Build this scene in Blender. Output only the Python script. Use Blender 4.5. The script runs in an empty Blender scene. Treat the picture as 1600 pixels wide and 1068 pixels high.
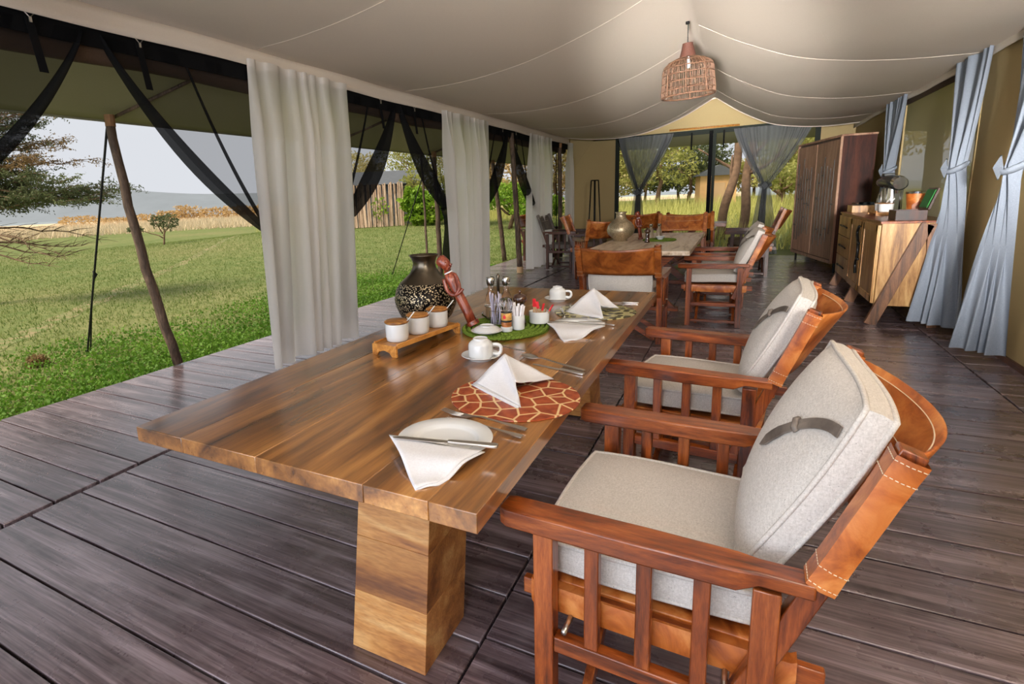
import bpy, math, random
import numpy as np
from mathutils import Vector, Matrix, Euler
R0 = random.Random(7)
sc = bpy.context.scene
COL = sc.collection
PI = math.pi

# ------------------------------------------------------------------ camera
cam = bpy.data.cameras.new('camera'); camo = bpy.data.objects.new('camera', cam); COL.objects.link(camo)
cam.sensor_width = 36.0; cam.lens = 848.43 * 36 / 1600
cam.shift_x = (800 - 682.0) / 1600; cam.shift_y = -(534 - 482.8) / 1600
cam.clip_start = 0.05; cam.clip_end = 3000
camo.matrix_world = Matrix(((0.8757121, -0.05301755, 0.47991401, 0), (0.48058089, 0.1916118, -0.85576103, 0),
                            (-0.04658684, 0.98003778, 0.19327599, 1.42), (0, 0, 0, 1)))
sc.camera = camo
# ------------------------------------------------------------------ sky, sun, lights, exposure
w = bpy.data.worlds.new('sky'); sc.world = w; w.use_nodes = True
bg = w.node_tree.nodes['Background']; bg.inputs[0].default_value = (0.91, 0.94, 1.0, 1); bg.inputs[1].default_value = 0.78
def lamp(name, kind, loc, target, energy, color=(1, 1, 1), size=1.0, size_y=None, spread=None):
    l = bpy.data.lights.new(name, kind); o = bpy.data.objects.new(name, l); COL.objects.link(o)
    l.energy = energy; l.color = color; o.location = loc
    o.rotation_euler = (Vector(target) - Vector(loc)).to_track_quat('-Z', 'Y').to_euler()
    if kind == 'AREA':
        l.size = size
        if size_y: l.shape = 'RECTANGLE'; l.size_y = size_y
        if spread: l.spread = spread
    if kind == 'SUN': l.angle = math.radians(28)
    return o
lamp('sun', 'SUN', (-16, -28, 40), (0, 0, 0), 5.5, (1.0, 0.88, 0.70))
lamp('camera_flash', 'AREA', (-0.25, -0.45, 2.0), (-0.7, 3.0, 0.6), 9, (1.0, 0.97, 0.94), 0.4)
lamp('bounce_flash', 'AREA', (1.2, -0.3, 1.9), (0.6, 2.6, 3.4), 135, (1.0, 0.965, 0.925), 0.6, spread=math.radians(105))
lamp('wall_fill', 'AREA', (0.9, -0.6, 1.7), (1.5, 8.0, 1.7), 30, (1.0, 0.965, 0.925), 0.4, spread=math.radians(30))  # added fill beam brightening the sideboard and right wall directly
lamp('ridge_fill', 'AREA', (-0.3, -0.8, 1.3), (-0.45, 10.5, 3.25), 40, (1.0, 0.965, 0.925), 0.4, spread=math.radians(20))  # added fill beam to lift the far ceiling along the ridge
lamp('front_fill', 'AREA', (-1.6, -2.3, 1.35), (-1.4, 6.0, 1.3), 145, (0.80, 0.86, 1.0), 4.2, 2.3)  # added soft panel standing in for daylight at the open front
sc.view_settings.view_transform = 'Standard'; sc.view_settings.look = 'None'
sc.view_settings.exposure = 0.05; sc.view_settings.gamma = 1.0; sc.view_settings.use_curve_mapping = False

# ------------------------------------------------------------------ mesh helpers
class MB:
    def __init__(s): s.v = []; s.f = []; s.edges = []
    def add(s, vs, fs):
        n = len(s.v); s.v += [tuple(p) for p in vs]; s.f += [tuple(i + n for i in f) for f in fs]; return s
    def box(s, c, d, rot=None, taper=None):
        x, y, z = d[0] / 2, d[1] / 2, d[2] / 2; t = taper or (1, 1)
        vs = [Vector((sx * x * (t[0] if sz > 0 else 1), sy * y * (t[1] if sz > 0 else 1), sz * z)) for sz in (-1, 1) for sy in (-1, 1) for sx in (-1, 1)]
        if rot is not None: vs = [rot @ q for q in vs]
        c = Vector(c)
        return s.add([q + c for q in vs], [(0, 2, 3, 1), (4, 5, 7, 6), (0, 1, 5, 4), (2, 6, 7, 3), (0, 4, 6, 2), (1, 3, 7, 5)])
    def hexa(s, p):  # eight corner points, bottom ring then top ring
        return s.add(p, [(0, 3, 2, 1), (4, 5, 6, 7), (0, 1, 5, 4), (1, 2, 6, 5), (2, 3, 7, 6), (3, 0, 4, 7)])
    def bar(s, a, b, wd, hd, up=(0, 0, 1)):
        a = Vector(a); b = Vector(b); d = (b - a).normalized(); u = Vector(up)
        if abs(d.dot(u)) > .98: u = Vector((0, 1, 0))
        r = d.cross(u).normalized(); u = r.cross(d)
        P = lambda c: [c - r * wd / 2 - u * hd / 2, c + r * wd / 2 - u * hd / 2, c + r * wd / 2 + u * hd / 2, c - r * wd / 2 + u * hd / 2]
        return s.add(P(a) + P(b), [(0, 1, 2, 3), (7, 6, 5, 4), (0, 4, 5, 1), (1, 5, 6, 2), (2, 6, 7, 3), (3, 7, 4, 0)])
    def tube(s, pts, r, n=8, cap=True, closed=False, flat=1.0):
        pts = [Vector(p) for p in pts]; m = len(pts)
        rs = r if isinstance(r, (list, tuple)) else [r] * m
        vs = []; u = None
        for i, p in enumerate(pts):
            if closed: d = pts[(i + 1) % m] - pts[i - 1]
            else: d = pts[min(i + 1, m - 1)] - pts[max(i - 1, 0)]
            d.normalize()
            if u is None:
                u = d.orthogonal() if abs(d.z) > .9 else d.cross(Vector((0, 0, 1)))
            u = (u - d * u.dot(d)).normalized(); q = d.cross(u)
            for k in range(n):
                a = 2 * PI * k / n
                vs.append(p + (u * math.cos(a) + q * math.sin(a) * flat) * rs[i])
        fs = []
        for i in range(m if closed else m - 1):
            j = (i + 1) % m
            for k in range(n):
                k2 = (k + 1) % n
                fs.append((i * n + k, i * n + k2, j * n + k2, j * n + k))
        if cap and not closed: fs += [tuple(range(n - 1, -1, -1)), tuple((m - 1) * n + k for k in range(n))]
        return s.add(vs, fs)
    def lathe(s, prof, n=32, c=(0, 0, 0), closed=True):
        vs = []; fs = []; m = len(prof)
        for (r, z) in prof:
            for k in range(n):
                a = 2 * PI * k / n; vs.append((c[0] + max(r, 1e-5) * math.cos(a), c[1] + max(r, 1e-5) * math.sin(a), c[2] + z))
        for i in range(m - 1):
            for k in range(n):
                k2 = (k + 1) % n; fs.append((i * n + k, i * n + k2, (i + 1) * n + k2, (i + 1) * n + k))
        return s.add(vs, fs)
    def prism(s, poly, lo, hi, axis='z'):
        n = len(poly)
        mk = {'z': lambda a, b, h: (a, b, h), 'y': lambda a, b, h: (a, h, b), 'x': lambda a, b, h: (h, a, b)}[axis]
        vs = [mk(a, b, lo) for a, b in poly] + [mk(a, b, hi) for a, b in poly]
        return s.add(vs, [tuple(range(n - 1, -1, -1)), tuple(range(n, 2 * n))] + [(i, (i + 1) % n, n + (i + 1) % n, n + i) for i in range(n)])
    def grid(s, fn, nu, nv, wrap=False):
        vs = [fn(i / nu, j / nv) for j in range(nv + 1) for i in range(nu + 1)]
        return s.add(vs, [(j * (nu + 1) + i, j * (nu + 1) + i + 1, (j + 1) * (nu + 1) + i + 1, (j + 1) * (nu + 1) + i) for j in range(nv) for i in range(nu)])
    def build(s, name, mat, parent=None, smooth=False, bevel=0, solid=0, subsurf=0, fix=True):
        me = bpy.data.meshes.new(name); me.from_pydata(s.v, [], s.f); me.update()
        if fix:
            import bmesh
            b = bmesh.new(); b.from_mesh(me); bmesh.ops.recalc_face_normals(b, faces=b.faces); b.to_mesh(me); b.free()
        o = bpy.data.objects.new(name, me); COL.objects.link(o)
        if mat: me.materials.append(M[mat] if isinstance(mat, str) else mat)
        if parent: o.parent = parent
        if smooth:
            me.shade_smooth()
            if smooth == 'auto': me.set_sharp_from_angle(angle=math.radians(42))
        if solid:
            md = o.modifiers.new('solid', 'SOLIDIFY'); md.thickness = solid; md.offset = 0
        if subsurf:
            md = o.modifiers.new('sub', 'SUBSURF'); md.levels = subsurf; md.render_levels = subsurf
        if bevel:
            md = o.modifiers.new('bevel', 'BEVEL'); md.width = bevel; md.segments = 2; md.limit_method = 'ANGLE'; md.angle_limit = math.radians(40)
            me.shade_smooth(); me.set_sharp_from_angle(angle=math.radians(30))
        return o
def tag(o, label=None, cat=None, group=None, kind=None):
    if label: o['label'] = label
    if cat: o['category'] = cat
    if group: o['group'] = group
    if kind: o['kind'] = kind
    return o
def empty(name, loc=(0, 0, 0), rz=0, scale=1, label=None, cat=None, group=None):
    o = bpy.data.objects.new(name, None); COL.objects.link(o); o.location = loc; o.rotation_euler = (0, 0, rz); o.scale = (scale,) * 3
    o.empty_display_size = .05
    return tag(o, label, cat, group)
def copy_tree(o, parent=None):
    c = o.copy(); COL.objects.link(c); c.parent = parent
    for ch in o.children: copy_tree(ch, c)
    return c
def lerp(a, b, t): return a + (b - a) * t
def sstep(a, b, x):
    t = min(1, max(0, (x - a) / (b - a))); return t * t * (3 - 2 * t)
def interp(pts, x):
    if x <= pts[0][0]: return pts[0][1]
    for (a, p), (b, q) in zip(pts, pts[1:]):
        if x <= b:
            t = (x - a) / (b - a); return p + (q - p) * t
    return pts[-1][1]
def spline(pts, n=8):
    pts = [Vector(p) for p in pts]; out = []
    for i in range(len(pts) - 1):
        p0 = pts[max(i - 1, 0)]; p1 = pts[i]; p2 = pts[i + 1]; p3 = pts[min(i + 2, len(pts) - 1)]
        for k in range(n):
            t = k / n
            out.append(.5 * ((2 * p1) + (p2 - p0) * t + (2 * p0 - 5 * p1 + 4 * p2 - p3) * t * t + (3 * p1 - p0 - 3 * p2 + p3) * t ** 3))
    return out + [pts[-1]]

# ------------------------------------------------------------------ materials
M = {}
def srgb(r, g, b):
    f = lambda c: (c / 255 / 12.92) if c / 255 <= .04045 else ((c / 255 + .055) / 1.055) ** 2.4
    return (f(r), f(g), f(b), 1)
class NT:
    def __init__(s, name):
        m = bpy.data.materials.new(name); m.use_nodes = True; s.m = m; s.t = m.node_tree; s.n = s.t.nodes; s.b = s.n['Principled BSDF']; s.out = s.n['Material Output']; M[name] = m
    def new(s, ty, **kw):
        x = s.n.new(ty)
        for k, v in kw.items(): setattr(x, k, v)
        return x
    def link(s, a, b): s.t.links.new(a, b)
    def coords(s, scale=(1, 1, 1), rnd=0.0, kind='Object'):
        tc = s.new('ShaderNodeTexCoord'); mp = s.new('ShaderNodeMapping'); mp.inputs['Scale'].default_value = scale
        src = tc.outputs[kind]
        if rnd:
            oi = s.new('ShaderNodeObjectInfo'); ml = s.new('ShaderNodeMath', operation='MULTIPLY'); ml.inputs[1].default_value = rnd
            s.link(oi.outputs['Random'], ml.inputs[0]); ad = s.new('ShaderNodeVectorMath', operation='ADD')
            s.link(src, ad.inputs[0]); s.link(ml.outputs[0], ad.inputs[1]); src = ad.outputs[0]
        s.link(src, mp.inputs[0]); return mp.outputs[0]
    def noise(s, co, scale, detail=4, rough=.55, dist=0):
        x = s.new('ShaderNodeTexNoise'); x.inputs['Scale'].default_value = scale; x.inputs['Detail'].default_value = detail
        x.inputs['Roughness'].default_value = rough; x.inputs['Distortion'].default_value = dist; s.link(co, x.inputs['Vector']); return x.outputs['Fac']
    def ramp(s, fac, stops):
        x = s.new('ShaderNodeValToRGB'); e = x.color_ramp.elements
        while len(e) < len(stops): e.new(.5)
        for el, (p, c) in zip(e, stops): el.position = p; el.color = c
        s.link(fac, x.inputs[0]); return x.outputs[0]
    def mix(s, a, b, fac, blend='MIX'):
        x = s.new('ShaderNodeMix', data_type='RGBA', blend_type=blend)
        for sock, v in ((x.inputs[0], fac), (x.inputs[6], a), (x.inputs[7], b)):
            if hasattr(v, 'is_linked'): s.link(v, sock)
            else: sock.default_value = v
        return x.outputs[2]
    def math(s, op, a, b=0):
        x = s.new('ShaderNodeMath', operation=op)
        for sock, v in ((x.inputs[0], a), (x.inputs[1], b)):
            if hasattr(v, 'is_linked'): s.link(v, sock)
            else: sock.default_value = v
        return x.outputs[0]
    def bump(s, h, strength=.2, dist=.01):
        x = s.new('ShaderNodeBump'); x.inputs['Strength'].default_value = strength; x.inputs['Distance'].default_value = dist
        s.link(h, x.inputs['Height']); s.link(x.outputs[0], s.b.inputs['Normal'])
    def set(s, **kw):
        for k, v in kw.items():
            sock = s.b.inputs[k.replace('_', ' ')]
            if hasattr(v, 'is_linked'): s.link(v, sock)
            else: sock.default_value = v
        return s
def plain(name, col, rough=.5, metal=0, var=0.0, spec=.5, vscale=6, **kw):
    t = NT(name)
    if var:
        n = t.noise(t.coords(rnd=5), vscale, 4)
        c = t.ramp(n, [(.3, tuple(x * (1 - var) for x in col[:3]) + (1,)), (.7, tuple(min(1, x * (1 + var)) for x in col[:3]) + (1,))])
        t.set(Base_Color=c)
    else: t.set(Base_Color=col)
    t.set(Roughness=rough, Metallic=metal, Specular_IOR_Level=spec, **kw); return t
def wood(name, cols, axis='y', scale=1.0, rough=.35, coat=0.0, bump=.08, stretch=14, rnd=7, knots=True):
    t = NT(name); sc_ = {'x': (1 / stretch * 4, 4, 4), 'y': (4, 4 / stretch, 4), 'z': (4, 4, 4 / stretch)}[axis]
    co = t.coords(tuple(a * scale for a in sc_), rnd)
    n1 = t.noise(co, 1.6, 5, .6, 1.6); n2 = t.noise(co, 9, 3, .6, .4); n3 = t.noise(co, 45, 2, .6)
    f = t.math('ADD', t.math('MULTIPLY', n1, .75), t.math('MULTIPLY', n2, .25))
    c = t.ramp(f, [(.36, cols[0]), (.46, cols[1]), (.54, cols[2]), (.64, cols[3])])
    c = t.mix(c, t.ramp(n3, [(.35, (.62, .55, .5, 1)), (.6, (1, 1, 1, 1))]), .55, 'MULTIPLY')
    oi = t.new('ShaderNodeObjectInfo'); hv = t.new('ShaderNodeHueSaturation'); t.link(c, hv.inputs['Color'])
    t.link(t.math('ADD', t.math('MULTIPLY', oi.outputs['Random'], .34), .83), hv.inputs['Value'])
    t.set(Base_Color=hv.outputs[0], Roughness=t.math('ADD', t.math('MULTIPLY', n2, .2), rough - .1))
    if coat: t.set(Coat_Weight=coat, Coat_Roughness=.16, Coat_IOR=1.7)
    t.bump(t.math('ADD', n2, n3), bump, .004); return t
TW = [srgb(74, 44, 18), srgb(136, 88, 38), srgb(168, 114, 54), srgb(198, 146, 80)]
wood('table_wood', TW, 'y', .55, .30, .9, bump=.015, stretch=13)
wood('table_end_wood', [srgb(120, 72, 34), srgb(170, 112, 56), srgb(192, 136, 74), srgb(214, 168, 108)], 'x', .8, .45, .1, stretch=6)
CW = [srgb(66, 28, 8), srgb(122, 56, 18), srgb(148, 74, 26), srgb(174, 96, 42)]
for a in 'xyz': wood('chair_wood_' + a, CW, a, 2.2, .32, .25, stretch=9)
DW = [srgb(34, 16, 10), srgb(66, 34, 22), srgb(86, 46, 30), srgb(104, 60, 42)]
for a in 'xyz': wood('dark_wood_' + a, DW, a, 2.0, .4, .1, stretch=9)
SW = [srgb(120, 78, 36), srgb(172, 124, 66), srgb(196, 150, 88), srgb(214, 174, 112)]
wood('sideboard_wood', SW, 'z', 1.3, .38, .15, stretch=10)
wood('sideboard_brown', [srgb(66, 38, 20), srgb(104, 66, 38), srgb(130, 86, 52), srgb(146, 100, 64)], 'z', 1.5, .42, .1, stretch=8)
wood('wardrobe_red', [srgb(28, 10, 6), srgb(50, 20, 12), srgb(68, 30, 16), srgb(84, 40, 22)], 'z', 1.0, .45, .1, stretch=8)
wood('wardrobe_front', [srgb(122, 88, 70), srgb(150, 112, 90), srgb(164, 128, 104), srgb(178, 142, 118)], 'z', 1.0, .5, 0, stretch=8)
wood('bamboo', [srgb(150, 92, 36), srgb(186, 124, 54), srgb(200, 140, 66), srgb(214, 158, 84)], 'y', 4, .4, .1, stretch=6)
wood('pole_wood', [srgb(52, 40, 32), srgb(82, 66, 54), srgb(100, 82, 68), srgb(124, 102, 84)], 'z', 3, .7, 0, bump=.3, stretch=6)
wood('reed', [srgb(140, 112, 94), srgb(194, 164, 140), srgb(212, 186, 162), srgb(228, 206, 184)], 'z', 2, .8, 0, stretch=8)
wood('lid_wood', [srgb(120, 70, 26), srgb(160, 104, 44), srgb(182, 124, 58), srgb(200, 146, 76)], 'x', 5, .4, .1, stretch=5)
wood('figurine_wood', [srgb(70, 20, 10), srgb(118, 46, 26), srgb(140, 62, 38), srgb(160, 84, 54)], 'z', 6, .35, .3, stretch=4)
# floor planks
t = NT('deck'); co = t.coords((.35, 5, 5), 9); n1 = t.noise(co, 3, 6, .65, .8); n2 = t.noise(t.coords((1.2, 60, 20), 9), 1.5, 3, .7); n3 = t.noise(t.coords((3, 3, 3), 9), 2.2, 5, .6)
c = t.ramp(n1, [(.32, srgb(72, 58, 60)), (.5, srgb(118, 101, 105)), (.68, srgb(166, 150, 156))])
c = t.mix(c, t.ramp(n2, [(.40, (.42, .38, .40, 1)), (.58, (1, 1, 1, 1))]), .8, 'MULTIPLY')
c = t.mix(c, srgb(150, 140, 142), t.math('MULTIPLY', t.ramp(n3, [(.55, (0, 0, 0, 1)), (.8, (1, 1, 1, 1))]), .45))
oi = t.new('ShaderNodeObjectInfo'); hv = t.new('ShaderNodeHueSaturation'); t.link(c, hv.inputs['Color']); t.link(t.math('ADD', t.math('MULTIPLY', oi.outputs['Random'], .36), .80), hv.inputs['Value'])
t.set(Base_Color=hv.outputs[0], Roughness=t.math('ADD', t.math('MULTIPLY', n3, .35), .12), Specular_IOR_Level=.7, Coat_Weight=.5, Coat_Roughness=.22)
t.bump(t.math('ADD', n2, t.math('MULTIPLY', n3, .6)), .25, .004)
plain('deck_under', srgb(16, 12, 12), .9)
# leather
def leather(name, a, b, c_, rough=.42):
    t = NT(name); co = t.coords((1, 1, 1), 9); n1 = t.noise(co, 9, 5, .6, .8); n2 = t.noise(co, 220, 2, .5)
    t.set(Base_Color=t.ramp(n1, [(.34, a), (.5, b), (.66, c_)]), Roughness=rough, Specular_IOR_Level=.5, Coat_Weight=.15, Coat_Roughness=.3)
    t.bump(t.math('ADD', n2, t.math('MULTIPLY', n1, 2.0)), .12, .003)
leather('leather', srgb(128, 58, 14), srgb(180, 98, 36), srgb(210, 136, 70))
leather('leather_dark', srgb(104, 50, 14), srgb(144, 76, 26), srgb(176, 102, 42))
leather('strap_leather', srgb(74, 66, 60), srgb(104, 94, 86), srgb(122, 112, 102), .6)
def cloth(name, a, b, rough=.95, wv=420, sub=0.0, bump=.35, transl=0.0, alpha=1.0, fleck=True):
    t = NT(name); co = t.coords((1, 1, 1), 3); n1 = t.noise(co, 190, 5, .75); sp_ = t.noise(co, 330, 2, .5)
    h = t.math('ADD', t.noise(t.coords((1, .12, 1), 3), wv, 1), t.noise(t.coords((.12, 1, .12), 3), wv, 1))
    t.set(Base_Color=t.ramp(t.math('ADD', t.math('MULTIPLY', n1, .7), t.math('MULTIPLY', h, .15)), [(.3, a), (.62, b)]) if not name.startswith('linen') else t.mix(t.ramp(t.math('ADD', t.math('MULTIPLY', n1, .7), t.math('MULTIPLY', h, .15)), [(.3, a), (.62, b)]), tuple(x * .35 for x in a[:3]) + (1,), t.ramp(sp_, [(.70, (0, 0, 0, 1)), (.74, (1, 1, 1, 1))])), Roughness=rough, Specular_IOR_Level=.15)
    t.bump(t.math('ADD', h, n1), bump, .0015)
    sh = t.b.outputs[0]
    if transl:
        tr = t.new('ShaderNodeBsdfTranslucent'); tr.inputs[0].default_value = b; mx = t.new('ShaderNodeMixShader'); mx.inputs[0].default_value = transl
        t.link(sh, mx.inputs[1]); t.link(tr.outputs[0], mx.inputs[2]); sh = mx.outputs[0]
    if alpha < 1:
        tp = t.new('ShaderNodeBsdfTransparent'); mx = t.new('ShaderNodeMixShader'); mx.inputs[0].default_value = alpha
        t.link(tp.outputs[0], mx.inputs[1]); t.link(sh, mx.inputs[2]); sh = mx.outputs[0]
    t.link(sh, t.out.inputs[0])
cloth('linen', srgb(178, 172, 165), srgb(217, 212, 206))
cloth('linen_dark', srgb(96, 84, 72), srgb(128, 114, 98))
cloth('napkin', srgb(214, 213, 216), srgb(228, 228, 231), bump=.1)
cloth('white_sheer', srgb(232, 226, 221), srgb(245, 241, 237), transl=.6, bump=.1, alpha=.95)
cloth('blue_curtain', srgb(112, 120, 132), srgb(138, 146, 158), bump=.3)
cloth('grey_sheer', srgb(112, 116, 120), srgb(142, 146, 150), transl=.4, alpha=.70, bump=.1)
cloth('black_net', srgb(10, 10, 11), srgb(20, 20, 22), alpha=.46, bump=.05)
cloth('black_net_fold', srgb(10, 10, 11), srgb(22, 22, 24), alpha=.80, bump=.05)
cloth('black_web', srgb(8, 8, 9), srgb(16, 16, 18), bump=.1)
cloth('ceiling_fabric', srgb(212, 199, 184), srgb(222, 210, 196), wv=300, bump=.08, transl=.12)
cloth('canvas', srgb(190, 168, 122), srgb(202, 181, 136), bump=.1, transl=.3)
cloth('awning_canvas', srgb(140, 138, 110), srgb(152, 150, 122), bump=.1, transl=.32)
cloth('roll_canvas', srgb(70, 56, 46), srgb(86, 70, 58), bump=.2)
cloth('window_screen', srgb(196, 184, 156), srgb(208, 196, 168), alpha=.55, transl=.6, bump=.05)
cloth('green_crochet', srgb(70, 92, 26), srgb(118, 142, 56), bump=.6, wv=200)
plain('frame_green', srgb(22, 30, 22), .8)
plain('porcelain', srgb(222, 224, 224), .12, var=0, spec=.6, Coat_Weight=.3)
plain('steel', srgb(214, 210, 204), .28, 1.0)
plain('chrome', srgb(205, 205, 206), .12, 1.0)
plain('black_metal', srgb(18, 17, 17), .4, .6)
plain('rope', srgb(24, 26, 22), .9)
plain('thread', srgb(228, 214, 188), .8)
plain('black_plastic', srgb(26, 30, 30), .25, 0, spec=.6)
plain('red_paper', srgb(214, 40, 48), .5)
plain('kraft_paper', srgb(192, 160, 122), .7)
plain('white_paper', srgb(238, 236, 240), .6)
plain('lilac_paper', srgb(206, 200, 216), .6)
plain('dark_mill', srgb(62, 32, 18), .15, 0, var=.2, spec=.7, Coat_Weight=.5)
plain('green_felt', srgb(34, 108, 46), .8)
plain('label_print', srgb(206, 158, 84), .5, var=.4, vscale=60)
plain('label_dark', srgb(36, 36, 30), .5)
plain('peppercorn', srgb(206, 132, 66), .6, var=.4, vscale=90)
plain('tent_grey', srgb(84, 88, 94), .8, var=.08)
plain('tent_tan', srgb(220, 176, 122), .8, var=.06)
plain('trunk', srgb(112, 88, 68), .9, var=.35, vscale=9)
plain('trunk_orange', srgb(150, 112, 78), .9, var=.35, vscale=9)
plain('rust_wire', srgb(96, 66, 46), .7, var=.2)
plain('wicker', srgb(84, 56, 36), .75, var=.35, vscale=40)
plain('wicker_neck', srgb(70, 36, 24), .7, var=.25, vscale=60)
t = plain('glass', (1, 1, 1, 1), .03); t.set(Transmission_Weight=1.0, IOR=1.45)
def leafmat(name, a, b, tr=.35):
    t = NT(name); co = t.coords((1, 1, 1), 0); n = t.noise(co, 1.1, 3); n2 = t.noise(co, 12, 2)
    c = t.ramp(t.math('ADD', t.math('MULTIPLY', n, .6), t.math('MULTIPLY', n2, .4)), [(.35, a), (.65, b)]); t.set(Base_Color=c, Roughness=.6, Specular_IOR_Level=.3)
    trn = t.new('ShaderNodeBsdfTranslucent'); t.link(c, trn.inputs[0]); mx = t.new('ShaderNodeMixShader'); mx.inputs[0].default_value = tr
    t.link(t.b.outputs[0], mx.inputs[1]); t.link(trn.outputs[0], mx.inputs[2]); t.link(mx.outputs[0], t.out.inputs[0])
leafmat('leaf_acacia', srgb(74, 84, 54), srgb(116, 124, 84))
leafmat('leaf_brown', srgb(118, 96, 62), srgb(160, 132, 90))
leafmat('leaf_bright', srgb(86, 128, 28), srgb(150, 178, 56))
leafmat('leaf_mid', srgb(128, 138, 66), srgb(186, 180, 108), .45)
leafmat('leaf_dry', srgb(176, 148, 100), srgb(204, 176, 128))
leafmat('leaf_pale', srgb(172, 164, 106), srgb(218, 204, 150), .45)
leafmat('grass_blade', srgb(94, 120, 50), srgb(146, 154, 92))
leafmat('grass_clover', srgb(66, 108, 26), srgb(122, 160, 58))
leafmat('grass_tall', srgb(164, 168, 84), srgb(214, 208, 132))
leafmat('grass_straw', srgb(206, 184, 150), srgb(232, 214, 184))
t = NT('field'); co = t.coords((1, 1, 1)); n1 = t.noise(co, .12, 5, .6); n2 = t.noise(co, 3.5, 5, .7); n3 = t.noise(co, 22, 3, .7)
c = t.ramp(n1, [(.32, srgb(92, 114, 60)), (.5, srgb(116, 130, 78)), (.68, srgb(142, 138, 96))])
c = t.mix(c, t.ramp(n2, [(.35, srgb(78, 98, 48)), (.65, srgb(152, 144, 102))]), .45); c = t.mix(c, t.ramp(n3, [(.3, (.55, .6, .5, 1)), (.7, (1.1, 1.1, 1.05, 1))]), .7, 'MULTIPLY')
t.set(Base_Color=c, Roughness=.95, Specular_IOR_Level=.1); t.bump(n3, .6, .05)
t = NT('path_soil'); n = t.noise(t.coords((1, 1, 1)), 5, 5, .7); t.set(Base_Color=t.ramp(n, [(.42, srgb(104, 116, 62)), (.62, srgb(142, 126, 90))]), Roughness=.95)
t = NT('dry_plain'); n = t.noise(t.coords((.05, .3, .3)), 2, 5, .7); t.set(Base_Color=t.ramp(n, [(.35, srgb(196, 172, 132)), (.65, srgb(224, 204, 172))]), Roughness=.95)
plain('far_plain', srgb(128, 138, 144), .9, var=.05, vscale=.02); plain('hill', srgb(118, 126, 134), .95, var=.06, vscale=.02)  # distance haze is put into both base colours
# hammered vase
t = NT('vase_speckled'); co = t.coords(); v = t.new('ShaderNodeTexVoronoi'); v.inputs['Scale'].default_value = 95; t.link(co, v.inputs['Vector']); n = t.noise(co, 70, 3, .7)
f = t.math('ADD', v.outputs['Distance'], t.math('MULTIPLY', n, .5)); k = t.ramp(f, [(.60, (1, 1, 1, 1)), (.70, (0, 0, 0, 1))])
t.set(Base_Color=t.mix(srgb(22, 18, 15), srgb(196, 178, 146), k), Metallic=.85, Roughness=.34); t.bump(k, .5, .004)
plain('vase_metal', srgb(98, 90, 78), .3, 1.0, var=.1)
t = NT('vase_etched'); co = t.coords(); v = t.new('ShaderNodeTexVoronoi'); v.inputs['Scale'].default_value = 60; t.link(co, v.inputs['Vector'])
t.set(Base_Color=t.ramp(v.outputs['Distance'], [(.1, srgb(124, 110, 86)), (.5, srgb(196, 180, 150))]), Metallic=.7, Roughness=.35); t.bump(v.outputs['Distance'], .3, .003)
# printed mats
t = NT('giraffe_print'); co = t.coords(); v = t.new('ShaderNodeTexVoronoi', feature='DISTANCE_TO_EDGE', voronoi_dimensions='2D'); v.inputs['Scale'].default_value = 15; t.link(co, v.inputs['Vector'])
n = t.noise(co, 30, 3); t.set(Base_Color=t.mix(srgb(232, 196, 140), t.ramp(n, [(.3, srgb(132, 52, 26)), (.7, srgb(176, 84, 46))]), t.ramp(v.outputs['Distance'], [(.045, (0, 0, 0, 1)), (.06, (1, 1, 1, 1))])), Roughness=.22, Specular_IOR_Level=.5)
t = NT('leopard_print'); co = t.coords(); v = t.new('ShaderNodeTexVoronoi', voronoi_dimensions='2D'); v.inputs['Scale'].default_value = 22; t.link(co, v.inputs['Vector']); n = t.noise(co, 40, 2)
t.set(Base_Color=t.mix(srgb(72, 66, 44), srgb(176, 168, 118), t.ramp(t.math('ADD', v.outputs['Distance'], t.math('MULTIPLY', n, .3)), [(.50, (0, 0, 0, 1)), (.56, (1, 1, 1, 1))])), Roughness=.25)
wood('whitewash_sheen', [srgb(170, 144, 116), srgb(214, 194, 168), srgb(226, 210, 190), srgb(234, 222, 206)], 'y', 1.2, .4, .1, stretch=8)  # pale wash, colour raised to include sky light reflected from the door

# ------------------------------------------------------------------ setting: ground, floor, tent shell
def gz(x, y):
    a = sstep(9, 24, y) * sstep(-30, -18, x) * .62
    return -.14 + a
def axis_pts(lo, hi, dense_lo, dense_hi, step):
    p = list(np.arange(dense_lo, dense_hi + 1e-6, step)); s = step; x = dense_lo
    while x > lo: s *= 1.35; x -= s; p.insert(0, max(x, lo))
    s = step; x = dense_hi
    while x < hi: s *= 1.35; x += s; p.append(min(x, hi))
    return p
gx = axis_pts(-75, 40, -34, 12, 1.5); gy = axis_pts(-30, 70, -4, 34, 1.5)
g = MB(); g.add([(x, y, gz(x, y)) for y in gy for x in gx], [(j * len(gx) + i, j * len(gx) + i + 1, (j + 1) * len(gx) + i + 1, (j + 1) * len(gx) + i) for j in range(len(gy) - 1) for i in range(len(gx) - 1)])
tag(g.build('ground', 'field', smooth=True), 'green mown grass field around the tent', 'ground', kind='structure')
g = MB(); g.box((-150, 60, -.75), (300, 400, 1.0)); tag(g.build('dry_grass_plain', 'dry_plain'), 'pale dry grass plain beyond the green field', 'ground', kind='structure')
g = MB(); g.box((-700, 300, -1.9), (2400, 2400, 2.0)); tag(g.build('valley_floor', 'far_plain'), 'hazy blue grey valley floor far away', 'ground', kind='structure')
def hillz(u): return 16 + 46 * math.exp(-((u - .42) / .22) ** 2) + 10 * math.sin(u * 9) * .5 + 6 * math.sin(u * 23)
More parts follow.
